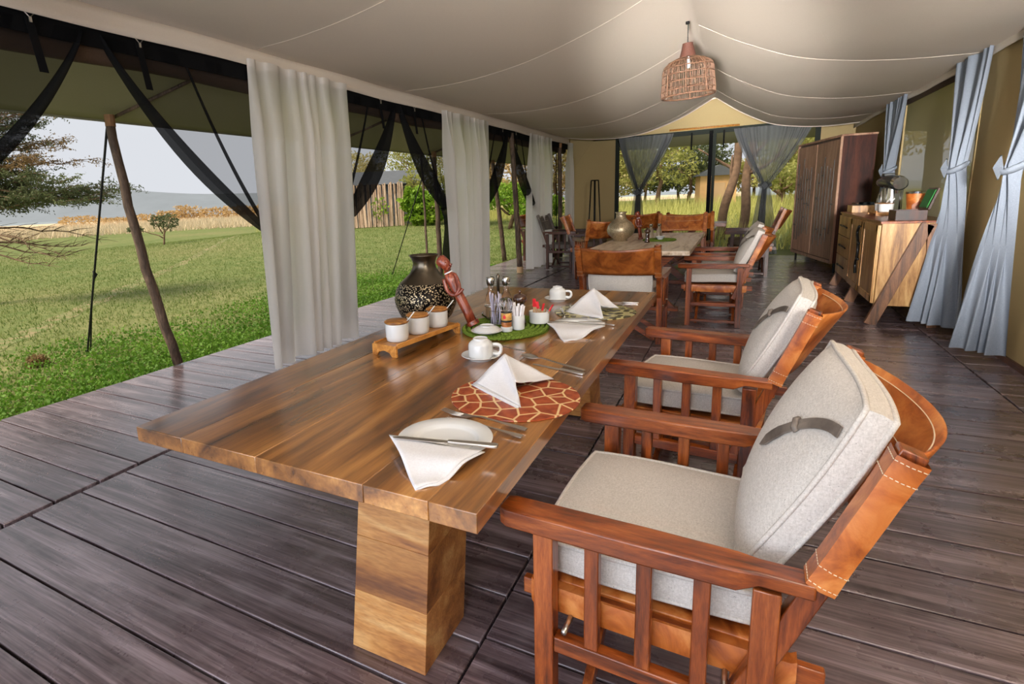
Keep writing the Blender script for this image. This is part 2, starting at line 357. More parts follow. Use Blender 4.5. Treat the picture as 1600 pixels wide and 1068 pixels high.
def hf(u, v):
    p = Vector((-1750, 350, 0)).lerp(Vector((-500, 1450, 0)), u); n = Vector((-.66, .75, 0))
    q = p + n * (v - .5) * 700; return (q.x, q.y, -2 + hillz(u) * math.exp(-((v - .5) / .22) ** 2) * 1.05)
g = MB(); g.grid(hf, 90, 16); tag(g.build('hills', 'hill', smooth=True), 'low hazy grey hills on the horizon', 'hill', kind='structure')
pp = spline([(-6.6, 1.2, 0), (-8.3, 3.2, 0), (-9.6, 4.65, 0), (-12.9, 8.2, 0), (-16, 11.9, 0), (-23, 20.3, 0)], 8); g = MB()
for i, q in enumerate(pp):
    d = (pp[min(i + 1, len(pp) - 1)] - pp[max(i - 1, 0)]).normalized(); r = Vector((d.y, -d.x, 0)) * (.17 + .05 * math.sin(i * 2.1)); z = gz(q.x, q.y) + .004
    g.v += [(q.x - r.x, q.y - r.y, z), (q.x + r.x, q.y + r.y, z)]
    if i: n = 2 * i; g.f.append((n - 2, n - 1, n + 1, n))
tag(g.build('footpath', 'path_soil'), 'worn earth footpath through the grass', 'path', kind='structure')

floor = MB().box((-1.4, 5.7, -.075), (6.6, 15.4, .07)).build('floor', 'deck_under'); tag(floor, 'dark stained timber deck floor of the tent', 'floor', kind='structure')
def planks(x0, x1, width, phase, ylo, yhi, dz):
    me = None; y = phase - math.ceil((phase - ylo) / width) * width
    while y < yhi:
        if me is None:
            o = MB().box((0, 0, 0), (x1 - x0, width - .010, .036)).build('plank', 'deck', floor, bevel=.004); me = o
        else:
            o = me.copy(); COL.objects.link(o)
        o.location = ((x0 + x1) / 2, y + width / 2, -.018 + dz + R0.uniform(-.0015, .0015)); o.rotation_euler = (R0.uniform(-.004, .004), 0, R0.uniform(-.0012, .0012))
        y += width
planks(-2.985, -.672, .24, 1.376, -1.6, 13.2, 0); planks(-4.72, -3.045, .23, 1.96, -1.6, 13.2, -.012); planks(-.664, 1.572, .249, 1.908, -1.6, 13.2, 0); planks(1.586, 1.93, .249, 1.78, -1.6, 13.2, -.002)

# ceiling liner: two sagging lobes either side of the ridge
PROF = [(-3.66, 2.74), (-3.1, 2.655), (-2.5, 2.625), (-1.9, 2.68), (-1.3, 2.86), (-.95, 3.02), (-.56, 3.24), (-.2, 2.98), (.1, 2.80), (.45, 2.63), (.9, 2.53), (1.35, 2.49), (1.86, 2.50)]
PALL = PROF; KR = 6
def profz(x):
    PROF = PALL[:KR + 1] if x <= -.56 else PALL[KR:]
    for (a, p), (b, q) in zip(PROF, PROF[1:]):
        if x <= b + 1e-6: break
    i = PROF.index((a, p)); p0 = PROF[max(i - 1, 0)]; p3 = PROF[min(i + 2, len(PROF) - 1)]; t_ = (x - a) / (b - a)
    m0 = (q - p0[1]) / (b - p0[0]) * (b - a); m1 = (p3[1] - p) / (p3[0] - a) * (b - a)
    return (2 * t_ ** 3 - 3 * t_ ** 2 + 1) * p + (t_ ** 3 - 2 * t_ ** 2 + t_) * m0 + (-2 * t_ ** 3 + 3 * t_ ** 2) * q + (t_ ** 3 - t_ ** 2) * m1
RX = -.56
def ceil_pt(u, v):
    x = lerp(-3.66, 1.86, u); y = lerp(-2.2, 12.9, v); z = profz(x)
    e = (x + 3.66) / (RX + 3.66) if x < RX else (1.86 - x) / (1.86 - RX); e = max(0, min(1, e)); k = math.sin(PI * e)
    k2 = math.sin(PI * min(1, e * 1.0)) ** .7
    line = lerp(2.74 if x < RX else 2.50, 3.24, e)
    z = lerp(z, line - .06 * k, .55 * sstep(12, 3, y))           # flatter towards the near end
    ph = (y - (.9 if x < RX else .2) + .10 * x) / 2.3; fr = ph - math.floor(ph)
    z -= .013 * k2 * (4 * fr * (1 - fr)) ** .8                   # fabric bellies between the seams
    z += .003 * math.sin(2.3 * y + 3 * x) * k
    return (x, y, z)
ceil = MB().grid(ceil_pt, 84, 260).build('ceiling', 'ceiling_fabric', smooth=True); tag(ceil, 'cream fabric tent liner sagging from a central ridge', 'ceiling', kind='structure')
def seams(sgn):
    for k in range(-1, 9):
        pts = []
        for i in range(25):
            u = i / 24; x = lerp(-3.6, RX - .05, u) if sgn < 0 else lerp(RX + .05, 1.8, u)
            y = ((.9 if sgn < 0 else .2) - .10 * x) + 2.3 * k
            if -2 < y < 12.8:
                p = ceil_pt((x + 3.66) / 5.52, (y + 2.2) / 15.1); pts.append((p[0], p[1], p[2] - .003))
        if len(pts) > 3: MB().tube(pts, .0016, 5).build('seam', 'ceiling_fabric', ceil, smooth=True)
seams(-1); seams(1)
hem = [ceil_pt(i / 60, 1) for i in range(61)]
MB().tube(hem, .014, 6).build('hem', 'ceiling_fabric', ceil, smooth=True)
MB().grid(lambda u, v: (-3.64 + .012 * math.sin(v * 60), lerp(-2.2, 13.4, v), lerp(2.60, 2.75, u) + .006 * math.sin(v * 21)), 3, 120).build('valance', 'ceiling_fabric', ceil, smooth=True, solid=.006)
MB().grid(lambda u, v: (1.835 + .01 * math.sin(v * 55), lerp(-2.2, 13.4, v), lerp(2.44, 2.55, u) + .008 * math.sin(v * 17)), 3, 120).build('valance', 'ceiling_fabric', ceil, smooth=True, solid=.006)
rf = MB().add([(-3.9, -2.4, 2.74), (-.85, -2.4, 3.75), (2.2, -2.4, 2.6), (-3.9, 13.7, 2.74), (-.85, 13.7, 3.75), (2.2, 13.7, 2.6)], [(0, 1, 4, 3), (1, 2, 5, 4)])
tag(rf.build('roof', 'awning_canvas', solid=.01), 'olive canvas outer roof of the tent', 'roof', kind='structure')

# right wall of tan canvas with a screened window
wr = MB()
wr.box((1.88, 2.37, 1.25), (.02, 9.14, 2.7)); wr.box((1.88, 11.65, 1.25), (.02, 3.8, 2.7)); wr.box((1.88, 8.345, .19), (.02, 2.81, .58)); wr.box((1.88, 8.345, 2.52), (.02, 2.81, .14))
tag(wr.build('wall_right', 'canvas'), 'tan canvas tent wall behind the sideboard', 'wall', kind='structure')
win = MB().box((1.885, 8.345, 1.465), (.004, 2.85, 2.0)).build('window_1', 'window_screen'); tag(win, 'mesh screened tent window behind the sideboard', 'window', kind='structure')
fr = MB(); fr.box((1.872, 6.95, 1.46), (.02, .035, 2.02)); fr.box((1.872, 9.74, 1.46), (.02, .035, 2.02)); fr.box((1.872, 8.345, .48), (.02, 2.82, .035)); fr.build('window_frame', 'canvas', win)
MB().box((1.862, 8.345, 2.43), (.012, 2.8, .09)).build('rolled_flap', 'roll_canvas', win)
bb = MB().box((1.862, 5.6, .02), (.02, 15.4, .05)); tag(bb.build('baseboard_right', 'dark_wood_y'), 'dark timber edging along the right canvas wall', 'baseboard', kind='structure')
# end wall with wide door opening
EY = 13.5
we = MB(); we.box((-3.14, EY, 1.35), (1.12, .03, 2.8)); we.box((1.57, EY, 1.35), (.6, .03, 2.8))
we.prism([(-3.9, 2.66), (2.2, 2.58), (2.2, 2.75), (-.85, 3.75), (-3.9, 2.85)], EY - .015, EY + .015, 'y')
we.prism([(-3.70, 1.9), (-3.7, 2.75), (-3.05, 2.75)], EY - .02, EY - .016, 'y')
tag(we.build('wall_back', 'canvas'), 'tan canvas end wall around the far door opening', 'wall', kind='structure')
d1 = MB(); d1.box((-2.555, EY - .03, 1.34), (.09, .03, 2.68)); d1.box((1.27, EY - .03, 1.34), (.09, .03, 2.6)); d1.box((-.64, EY - .03, 2.63), (3.8, .03, .10))
d1 = d1.build('door_1', 'frame_green'); tag(d1, 'dark green webbing frame of the far door opening', 'door frame', kind='structure')
MB().box((-.62, EY - .06, 1.32), (.075, .04, 2.64)).build('door_post', 'black_web', d1)
MB().box((-.55, EY - .045, 1.32), (.06, .012, 2.6)).build('zip_strip', 'frame_green', d1)
MB().tube([(-1.45, EY - .08, 2.72), (-.1, EY - .08, 2.70)], .022, 8).build('curtain_pole', 'bamboo', d1, smooth=True)
for x in (-1.0, -.38): MB().box((x, EY - .07, 2.45), (.03, .01, .36)).build('toggle_strap', 'black_web', d1)
# outer flies over the end and over the left and right sides
def fly(pts, label, ny=40, sag=.05, name='awning'):
    a, b, c, d = [Vector(p) for p in pts]
    def f(u, v):
        p = a.lerp(b, u).lerp(d.lerp(c, u), v); return (p.x, p.y, p.z - sag * math.sin(PI * u) - .03 * math.sin(v * 38) * math.sin(PI * u))
    o = MB().grid(f, 10, ny).build(name, 'awning_canvas', smooth=True, solid=.006); return tag(o, label, 'awning')
aw = fly([(-3.8, -2.2, 2.72), (-4.95, -2.2, 2.26), (-4.95, 14.2, 2.26), (-3.8, 14.2, 2.72)], 'olive green canvas awning over the left deck edge')
MB().tube([(-4.95, -2.2, 2.26), (-4.95, 14.2, 2.26)], .014, 6).build('awning_hem', 'awning_canvas', aw, smooth=True)
fly([(1.92, -2.2, 2.6), (3.3, -2.2, 2.3), (3.3, 14.2, 2.3), (1.92, 14.2, 2.6)], 'olive canvas awning outside the right wall')
fly([(-3.9, 13.6, 2.8), (-3.9, 14.9, 2.5), (2.2, 14.9, 2.42), (2.2, 13.6, 2.7)], 'olive canvas awning outside the far door', 10)
for k, y in enumerate((3.0, 6.0, 8.7)): MB().tube([(-4.88, y - .03, 2.24), (-3.92, y + .35, 2.58)], .016, 8).build('awning_strut', 'pole_wood', aw, smooth=True)
hd = MB().grid(lambda u, v: (-3.70, lerp(-2.2, 13.4, v), lerp(2.50, 2.68, u)), 1, 60).build('trim_1', 'black_web', solid=.008); tag(hd, 'black webbing header strip above the left openings', 'trim', kind='structure')
rl = MB().tube([(-3.80 + .015 * math.sin(i * 1.7), -2.2 + i * .4, 2.50 + .012 * math.sin(i * 1.1)) for i in range(40)], .065, 10, flat=1.25)
tag(rl.build('rolled_side_flap', 'roll_canvas', smooth=True), 'rolled brown canvas flap under the left eave', 'canvas flap')
# poles and guy ropes along the left
def pole(a, b, r, label, bend=.02, mat='pole_wood', foot=False):
    a = Vector(a); b = Vector(b); pts = []
    for i in range(13):
        t_ = i / 12; p = a.lerp(b, t_); p.y += bend * math.sin(PI * t_) + .008 * math.sin(i * 2.2); pts.append(p - a)
    e = empty('awning_pole', a, 0, 1, label, 'pole', 'wooden tent poles')
    MB().tube(pts, [r * (1.12 - .25 * i / 12 + .04 * math.sin(i * 3.1)) for i in range(13)], 12).build('shaft', mat, e, smooth=True)
    if foot: MB().tube([(0, 0, 0), (0.0, 0, .12)], r * 1.25, 12).build('foot_sleeve', 'kraft_paper', e)
    else: MB().tube([pts[-1] + Vector((0, 0, -.09)), pts[-1] + Vector((0, 0, .005))], r * .98, 10).build('worn_tip', 'trunk_orange', e)
pole((-4.72, 3.22, 0), (-4.74, 2.92, 2.27), .042, 'thick leaning wooden pole at the deck edge nearest the camera', -.05)
pole((-4.74, 8.66, 0), (-4.74, 8.62, 2.28), .045, 'wooden pole at the deck edge beside the second white curtain')
pole((-4.80, 8.3, 0), (-4.80, 8.28, 2.26), .02, 'thin stick standing beside the pole near the second white curtain')
pole((-4.9, 12.2, -.05), (-4.9, 11.6, 2.30), .05, 'leaning wooden pole on the grass in the third opening')
pole((-3.68, 9.95, 0), (-3.70, 9.66, 2.58), .05, 'wooden tent pole with pale foot sleeve in the third opening', .02, foot=True)
pole((-3.70, 12.75, 0), (-3.70, 12.72, 2.6), .05, 'grey tent pole in the narrow fourth opening beside the last white curtain')
pole((2.55, 10.9, -.14), (2.55, 11.3, 2.4), .11, 'thick pole outside the screened window')
def rope(pts, label, r=.011, knot=None):
    a = Vector(pts[-1]); e = empty('guy_rope', a, 0, 1, label, 'rope', 'guy ropes')
    MB().tube([Vector(p) - a for p in pts], r, 6).build('line', 'rope', e, smooth=True)
    MB().tube([(0, 0, .06), (0.02, 0, -.2)], .014, 6).build('peg', 'black_metal', e)
    if knot:
        k = Vector(knot) - a; MB().tube([k + Vector((.0, .0, .04)), k + Vector((.012, .012, 0)), k + Vector((0, 0, -.04))], [.008, .022, .01], 8).build('tension_knot', 'rope', e, smooth=True)
        MB().tube([k, (k + Vector((-.04, .04, 0))) * .55, (-.04, .06, 0)], r * .8, 6).build('doubled_line', 'rope', e, smooth=True)
rope([(-4.78, 2.93, 2.22), (-5.5, 3.1, 1.27), (-6.5, 3.32, -.12)], 'black guy rope with a knot beside the near leaning pole', knot=(-5.82, 3.17, .85))
rope([(-4.9, 8.7, 2.2), (-6.6, 9.85, -.12)], 'dark guy rope slanting across the second opening')
rope([(-4.95, 12.0, 2.2), (-6.2, 12.6, -.1)], 'thin guy rope behind the third opening')

# black insect nets, pulled apart in each opening
def net(yc, yt, zt, label, strap_y=None):
    s_ = 1 if yt > yc else -1; e = empty('insect_net', (-3.70, yc, 0), 0, 1, label, 'netting', 'tied back insect nets'); L = abs(yt - yc)
    def f(u, v):      # u: 0 free edge, 1 side edge ; v: 0 top, 1 tie
        ytop = .03 + u * (L - .02); ybot = L - .10 + .12 * u; y = lerp(ytop, ybot, v ** (1.0 + .15 * (1 - u))); z = lerp(2.58, zt, v) - .09 * math.sin(PI * v) * (1 - u)
        return (.03 * math.sin(u * 22 + v * 2) * (.4 + .6 * v), s_ * y, z)
    MB().grid(f, 40, 24).build('net_panel', 'black_net', e, smooth=True)
    edge = [Vector(f(.0, v / 16)) for v in range(17)]
    MB().tube(edge, [.014 + .085 * math.sin(PI * min(1, .12 + .62 * v / 16)) ** 2 for v in range(17)], 10, flat=.35).build('gathered_edge', 'black_net_fold', e, smooth=True)
    edge2 = [Vector(f(.45, v / 16)) for v in range(17)]; MB().tube(edge2, [.008 + .012 * (v / 16) for v in range(17)], 6).build('fold', 'black_net_fold', e, smooth=True)
    tl = [Vector(f(.4, 1)) + Vector((.03 * math.sin(k), s_ * .05 * min(1, k / 3), -k * zt / 9)) for k in range(9)]
    MB().tube(tl, [.06, .05, .055, .06, .06, .065, .07, .07, .07], 10, flat=.6).build('net_tail', 'black_net_fold', e, smooth=True)
    if strap_y is not None:
        st = MB().add([(0.03, strap_y - .022 - yc, 2.58), (0.03, strap_y + .022 - yc, 2.58), (0.05, strap_y + .05 - yc, 2.28), (.05, strap_y + .0 - yc, 2.28)], [(0, 1, 2, 3)]).build('hanging_strap', 'black_web', e, solid=.004)
        MB().tube([(.045, strap_y - .06 - yc, 2.64), (.045, strap_y - yc, 2.575), (.045, strap_y + .05 - yc, 2.63)], .004, 5).build('wire_hook', 'steel', st)
        MB().box((.045, strap_y - yc, 2.565), (.008, .016, .03)).build('hook_eye', 'steel', st)
net(2.22, .95, 1.36, 'black net swept towards the left edge of the nearest opening', 1.88); net(2.27, 3.66, 1.22, 'black net swept to the first white curtain in the nearest opening', 2.55)
net(5.83, 4.66, 1.34, 'black net tied behind the right side of the first white curtain', 5.45); net(5.88, 7.08, 1.34, 'black net tied behind the left side of the second white curtain', 6.2)
net(9.5, 8.28, 1.36, 'black net tied behind the right side of the second white curtain', 9.15); net(9.58, 10.90, 1.2, 'black net tied behind the left side of the third white curtain', 9.8)
cn = empty('insect_net', (-3.72, 12.6, 0), 0, 1, 'closed black net with a zip in the narrow opening by the far corner', 'netting')
MB().grid(lambda u, v: (.006 * math.sin(u * 30), lerp(-.9, .9, u), lerp(2.58, .02, v)), 30, 6).build('net_panel', 'black_net', cn, smooth=True)
MB().box((.02, -.15, 1.3), (.01, .035, 2.56)).build('zip', 'black_web', cn)

# curtains
def white_curtain(y0, y1, b0, b1, label, n=9, seed=0):
    r = random.Random(seed); ph = [r.uniform(0, 6) for _ in range(4)]; e = empty('white_curtain', (-3.60, (b0 + b1) / 2, 0), 0, 1, label, 'curtain', 'white sheer curtains'); yo = (b0 + b1) / 2
    def f(u, v):
        y = lerp(lerp(y0, y1, u), lerp(b0, b1, u), v); uu = u + .05 * math.sin(3.2 * u * PI + ph[0]) + .012 * math.sin(2 * v + ph[2])
        a = .018 + .045 * sstep(0, .25, v)
        x = a * (math.sin(2 * PI * n * uu + ph[1]) + .45 * math.sin(2 * PI * n * .47 * uu + ph[2] + v * 1.2)) + .03 * math.sin(2.2 * v + ph[3])
        return (x, y - yo + .012 * math.sin(2 * PI * n * uu * 2 + ph[0]), lerp(2.63, .015, v) + (.006 * math.sin(2 * PI * n * uu) if v > .99 else 0))
    MB().grid(f, 150, 36).build('drape', 'white_sheer', e, smooth=True)
    MB().grid(lambda u, v: (f(u, 0)[0] + .004, f(u, 0)[1], lerp(2.635, 2.575, v)), 120, 1).build('heading_tape', 'white_sheer', e, smooth=True)
white_curtain(3.42, 4.70, 3.38, 4.62, 'wide white sheer curtain hanging behind the near dining table', 7, 1)
white_curtain(6.83, 8.38, 6.95, 8.25, 'white sheer curtain hanging behind the silver speckled vase and figurine', 7, 2)
white_curtain(10.45, 11.80, 10.35, 11.75, 'white sheer curtain touching the deck beside the brown wooden pole', 7, 3)
white_curtain(13.0, 13.42, 12.95, 13.40, 'narrow white sheer curtain in the far left corner by the lantern stand', 4, 4)
def tied(name, label, axis, fixed, a0, a1, zt, tie, zk, b0, b1, zb, mat, n=9, wt=.10, amp=.05, seed=0, knot='frame_green', group=None, trimmat=None, pw=1.25, xk=0.0, bot=None):
    r = random.Random(seed); p1, p2, p3 = [r.uniform(0, 6) for _ in range(3)]; e = empty(name, (fixed, tie, 0) if axis == 'y' else (tie, fixed, 0), 0, 1, label, 'curtain', group)
    def f(u, v):
        z = lerp(zt, zb, v)
        if z > zk:
            s_ = ((zt - z) / (zt - zk)) ** pw; lo = lerp(a0, tie - wt / 2, s_); hi = lerp(a1, tie + wt / 2, s_); k = lerp(.5, .8, s_)
        else:
            s_ = ((zk - z) / (zk - zb)) ** .75; lo = lerp(tie - wt / 2, b0, s_); hi = lerp(tie + wt / 2, b1, s_); k = lerp(.8, 1.0, s_)
        wd = max(.001, hi - lo); a = amp * k * (1 if z > zk else 1.0)
        pos = lerp(lo, hi, u) - tie; uw = u + .05 * math.sin(3 * PI * u + p3) + .02 * math.sin(4 * v + p2); off = a * (math.sin(2 * PI * n * uw + p1) + .5 * math.sin(2 * PI * n * .43 * uw + p2 + 1.5 * v))
        if bot:
            if z > zk: return (xk * s_ + off, pos, z)
            B0, B1 = Vector((bot[0][0] - fixed, bot[0][1] - tie, 0)), Vector((bot[1][0] - fixed, bot[1][1] - tie, 0)); bd = (B1 - B0).normalized(); nr = Vector((-bd.y, bd.x, 0))
            q = Vector((xk + off, lerp(-wt / 2, wt / 2, u), 0)).lerp(B0.lerp(B1, u) + nr * off * .8, s_); return (q.x, q.y, z)
        return (off, pos, z) if axis == 'y' else (pos, off, z)
    MB().grid(f, 110, 60).build('drape', mat, e, smooth=True)
    kn = [(xk + amp * 1.25 * math.cos(q * PI / 8), (wt / 2 + .025) * math.sin(q * PI / 8), zk + .035 * math.cos(q * PI / 8)) for q in range(16)]
    if axis == 'x': kn = [(b, a, c) for a, b, c in kn]
    MB().tube(kn, .022, 8, closed=True, flat=1.6).build('tie_back', mat, e, smooth=True)
    sgn = -1 if axis == 'y' else -1
    dm = [(0, .085), (.062, 0), (0, -.085), (-.062, 0)]
    dpt = [((xk + sgn * (amp * 1.3 + .02), a, zk + b) if axis == 'y' else (a, sgn * (amp * 1.3 + .02), zk + b)) for a, b in dm]
    cpt = (xk + sgn * (amp * 1.3 + .055), 0, zk) if axis == 'y' else (0, sgn * (amp * 1.3 + .055), zk)
    k_ = MB().add(dpt + [cpt], [(0, 1, 4), (1, 2, 4), (2, 3, 4), (3, 0, 4)]).build('tie_flap', mat, e, solid=.006)
    MB().tube([dpt[0], dpt[1], dpt[2]], .007, 5).build('flap_edge', knot, k_)
    return e
GR = 'blue grey tied curtains on the right wall'
tied('blue_curtain', 'blue grey tied curtain behind the coffee machine, farthest on the right wall', 'y', 1.80, 9.35, 10.45, 2.52, 9.92, 1.56, 9.6, 10.3, .05, 'blue_curtain', 7, .12, .05, 1, group=GR)
tied('blue_curtain', 'blue grey tied curtain hanging beside the near end of the sideboard', 'y', 1.79, 6.60, 7.55, 2.50, 6.80, 1.505, 6.42, 7.55, .07, 'blue_curtain', 4.5, .12, .045, 2, group=GR, xk=-.07, bot=((1.80, 6.40), (1.50, 6.74)))
tied('blue_curtain', 'blue grey tied curtain at the right edge, closest to the camera', 'y', 1.79, 5.05, 6.0, 2.50, 5.56, 1.475, 5.45, 6.28, .07, 'blue_curtain', 4.5, .12, .045, 3, group=GR, xk=-.07, bot=((1.81, 5.50), (1.55, 5.76)))
GE = 'grey sheer curtains at the far door'
tied('sheer_curtain', 'grey sheer curtain tied in the middle on the left of the far door', 'x', 13.30, -2.50, -1.35, 2.64, -2.06, 1.42, -2.28, -1.85, .03, 'grey_sheer', 12, .13, .04, 4, group=GE)
tied('sheer_curtain', 'grey sheer curtain tied in the middle on the right of the far door', 'x', 13.29, -.20, 1.18, 2.62, .42, 1.44, .18, .72, .03, 'grey_sheer', 12, .15, .04, 5, group=GE)
def door_net(xa, xc, tie, zk, label):
    e = empty('insect_net', (tie, 13.385, 0), 0, 1, label, 'netting', 'black nets at the far door')
    for x in (xa, xc):
        w0 = .14 if abs(x - tie) > .1 else .1; s_ = 1 if x < tie else -1; pts = [(x - tie + s_ * .05, 0, 2.62), ((x - tie) * .5 + s_ * .03, 0, lerp(2.62, zk, .5) - .04), (0, 0, zk)]
        q = spline(pts, 8); MB().tube(q, [lerp(.09, .03, i / 16) for i in range(17)], 8, flat=.25).build('gathered_edge', 'black_net_fold', e, smooth=True)
    MB().tube([(0, 0, zk), (-.02, 0, zk * .5), (-.03, 0, .03)], [.06, .1, .14], 8, flat=.3).build('net_tail', 'black_net_fold', e, smooth=True)
door_net(-2.52, -1.40, -2.06, 1.42, 'black net gathered with the left sheer curtain of the far door'); door_net(-.18, 1.2, .42, 1.44, 'black net gathered with the right sheer curtain of the far door')

# ------------------------------------------------------------------ folding safari chairs
def cushion_fn(wd, ht, edge, bulge, pull=.0):
    def f(u, v, side):   # u,v in [-1,1]
        cu = u * (1 - .045 * v * v * (1 - pull)); cv = v * (1 - .045 * u * u * (1 - pull))
        b = edge + bulge * max(0, (1 - u * u)) ** .6 * max(0, (1 - v * v)) ** .6
        return Vector((cu * wd / 2, side * b, cv * ht / 2))
    return f
def cushion(name, parent, mat, fr, wd, ht, edge, bulge, strap=False, seed=0):
    """fr: function local (x across, y depth, z along) -> chair coords"""
    f = cushion_fn(wd, ht, edge, bulge); r = random.Random(seed); m = MB(); N = 18
    ws = [(r.uniform(1, 3), r.uniform(0, 6), r.uniform(1, 3), r.uniform(0, 6)) for _ in range(3)]
    def wr_(p): return p + Vector((0, .0035 * sum(math.sin(a * 4 * p.x + b + c * 3 * p.z) for a, b, c, d in ws), 0))
    for side in (-1, 1): m.grid(lambda u, v: fr(wr_(f(2 * u - 1, 2 * v - 1, side))), N, N)
    per = [(-1 + 2 * i / N, -1) for i in range(N)] + [(1, -1 + 2 * i / N) for i in range(N)] + [(1 - 2 * i / N, 1) for i in range(N)] + [(-1, 1 - 2 * i / N) for i in range(N)]
    A = [fr(wr_(f(u, v, -1))) for u, v in per]; B = [fr(wr_(f(u, v, 1))) for u, v in per]; n = len(per)
    mid = [(a + b) / 2 for a, b in zip(A, B)]; cen = sum(mid, Vector()) / n; mid = [q + (q - cen).normalized() * edge * .22 for q in mid]
    m.add(A + mid + B, [(i, (i + 1) % n, n + (i + 1) % n, n + i) for i in range(n)] + [(n + i, n + (i + 1) % n, 2 * n + (i + 1) % n, 2 * n + i) for i in range(n)])
    o = m.build(name, mat, parent, smooth='auto')
    for ring in (A, B): MB().tube(ring, .006, 6, closed=True).build('piping', mat, o, smooth=True)
    if strap:
        def sp(a, b, off): return fr(wr_(f(a, b, -1)) + Vector((0, -off, 0)))
        path = []
        for i in range(15):
            q = i / 14; path.append((strap * ((1 - q) ** 2 * .95 + 2 * q * (1 - q) * .52 + q * q * .22), (1 - q) ** 2 * .70 + 2 * q * (1 - q) * .62 + q * q * -.06))
        g_ = MB(); wv = .022 / wd * 1.25
        for i, (a, b) in enumerate(path):
            q = path[min(i + 1, 14)]; p_ = path[max(i - 1, 0)]; dx, dz = q[0] - p_[0], q[1] - p_[1]; l = math.hypot(dx, dz); nx, nz = -dz / l * wv, dx / l * wv
            k = 1.25 if 10 < i < 14 else (.08 if i == 14 else 1)
            g_.v += [tuple(sp(a + nx * k, b + nz * k, .004)), tuple(sp(a - nx * k, b - nz * k, .004))]
            if i: j = 2 * i; g_.f.append((j - 2, j - 1, j + 1, j))
        s_ = g_.build('strap', 'strap_leather', o, solid=.004)
        a, b = path[8]; q = path[9]; dx, dz = q[0] - a, q[1] - b; l = math.hypot(dx, dz); nx, nz = -dz / l * wv * 1.3, dx / l * wv * 1.3
        MB().tube([sp(a + nx, b + nz, .003), sp(a + nx * .6, b + nz * .6, .010), sp(a - nx * .6, b - nz * .6, .010), sp(a - nx, b - nz, .003)], .0075, 6).build('strap_keeper', 'strap_leather', o, smooth=True)
    return o
def make_chair(name='safari_chair', W='chair_wood_', slats=True, cush='linen', backcush=True, lea='leather', strap=1, xw=.36):
    e = empty(name); wx, wy, wz = W + 'x', W + 'y', W + 'z'
    for s_ in (-1, 1):
        x = s_ * xw
        arm = [(-.345, -.030), (-.325, -.038), (.0, -.040), (.18, -.036), (.22, -.028), (.315, -.028), (.315, .028), (.22, .028), (.18, .036), (0, .040), (-.325, .038), (-.345, .030)]
        a = MB(); n = len(arm); top = [(x + s_ * q, y, .662) for y, q in arm]; bot = [(x + s_ * q, y, .612 if -.33 < y < .2 else (.618 if y < 0 else .630)) for y, q in arm]
        a.add(bot + top, [tuple(range(n - 1, -1, -1)), tuple(range(n, 2 * n))] + [(i, (i + 1) % n, n + (i + 1) % n, n + i) for i in range(n)]); a.build('arm', wy, e, bevel=.005)
        MB().box((x, -.235, .306), (.046, .05, .612)).build('leg', wz, e, bevel=.003)
        MB().box((x, .235, .31), (.046, .05, .62)).build('leg', wz, e, bevel=.003)
        if slats:
            for y in (-.118, .0, .118): MB().box((x, y, .470), (.030, .034, .290)).build('slat', wz, e, bevel=.003)
            MB().box((x, 0, .305), (.036, .42, .042)).build('lower_rail', wy, e, bevel=.003)
        else: MB().box((x, 0, .235), (.032, .42, .036)).build('lower_rail', wy, e, bevel=.003)
        # tilted back post with leather sleeve
        d = Vector((0, .228, .595)).normalized(); b0 = Vector((x * .985, .205, .36)); P = lambda z: b0 + d * ((z - .36) / d.z)
        MB().bar(P(.30), P(.955), .038, .042, (0, 1, 0)).build('back_post', wz, e, bevel=.003)
        sl = MB(); sec = [(-.026, -.023), (.026, -.023), (.031, .0), (.026, .025), (-.026, .025), (-.031, 0)]; rows = []
        nrm = Vector((0, d.z, -d.y))
        for i in range(8):
            c = P(lerp(.655, .945, i / 7)); k = 1.0 + (.06 if i in (0, 7) else 0) + .015 * math.sin(i * 2.3); rows += [c + Vector((a_ * k, 0, 0)) + nrm * (b_ * k) for a_, b_ in sec]
        sl.add(rows, [(i * 6 + j, i * 6 + (j + 1) % 6, (i + 1) * 6 + (j + 1) % 6, (i + 1) * 6 + j) for i in range(7) for j in range(6)])
        sv = sl.build('leather_sleeve', lea, e, smooth='auto')
        st = MB()
        for zz in (.664, .700, .905, .936):
            c = P(zz); ring = [c + Vector((a_ * 1.075, 0, 0)) + nrm * (b_ * 1.075) for a_, b_ in sec]
            for i in range(6):
                p, q = ring[i], ring[(i + 1) % 6]; m_ = max(3, int((q - p).length / .009))
                for k in range(m_): st.bar(p.lerp(q, (k + .15) / m_), p.lerp(q, (k + .75) / m_), .0013, .0013)
        tag(st.build('stitching', 'thread', sv), 'cream stitching', kind='stuff')
        # leather wrapped seat rail
        rl_ = MB(); ys = [-.285, -.28, -.1, .1, .29, .30]; sec2 = [(-.016, -.034), (.016, -.034), (.022, 0), (.016, .034), (-.016, .034), (-.022, 0)]
        rl_.add([(x - s_ * .048 + a_ * (1.05 if i in (0, 5) else 1), y, .405 - .012 * math.sin(PI * i / 5) + b_) for i, y in enumerate(ys) for a_, b_ in sec2], [(i * 6 + j, i * 6 + (j + 1) % 6, (i + 1) * 6 + (j + 1) % 6, (i + 1) * 6 + j) for i in range(5) for j in range(6)])
        sr = rl_.build('seat_rail', lea, e, smooth='auto'); MB().box((x - s_ * .048, .02, .405), (.022, .66, .046)).build('seat_rail_core', wy, sr, bevel=.003)
        for y in (-.18, .17): MB().tube([(x - s_ * .03, y, .36), (x + s_ * .03, y, .36)], .007, 8).build('bolt', 'steel', e, smooth=True)
        MB().box((x, -.235, .02), (.05, .054, .012)).build('foot_pad', 'kraft_paper', e) if False else None
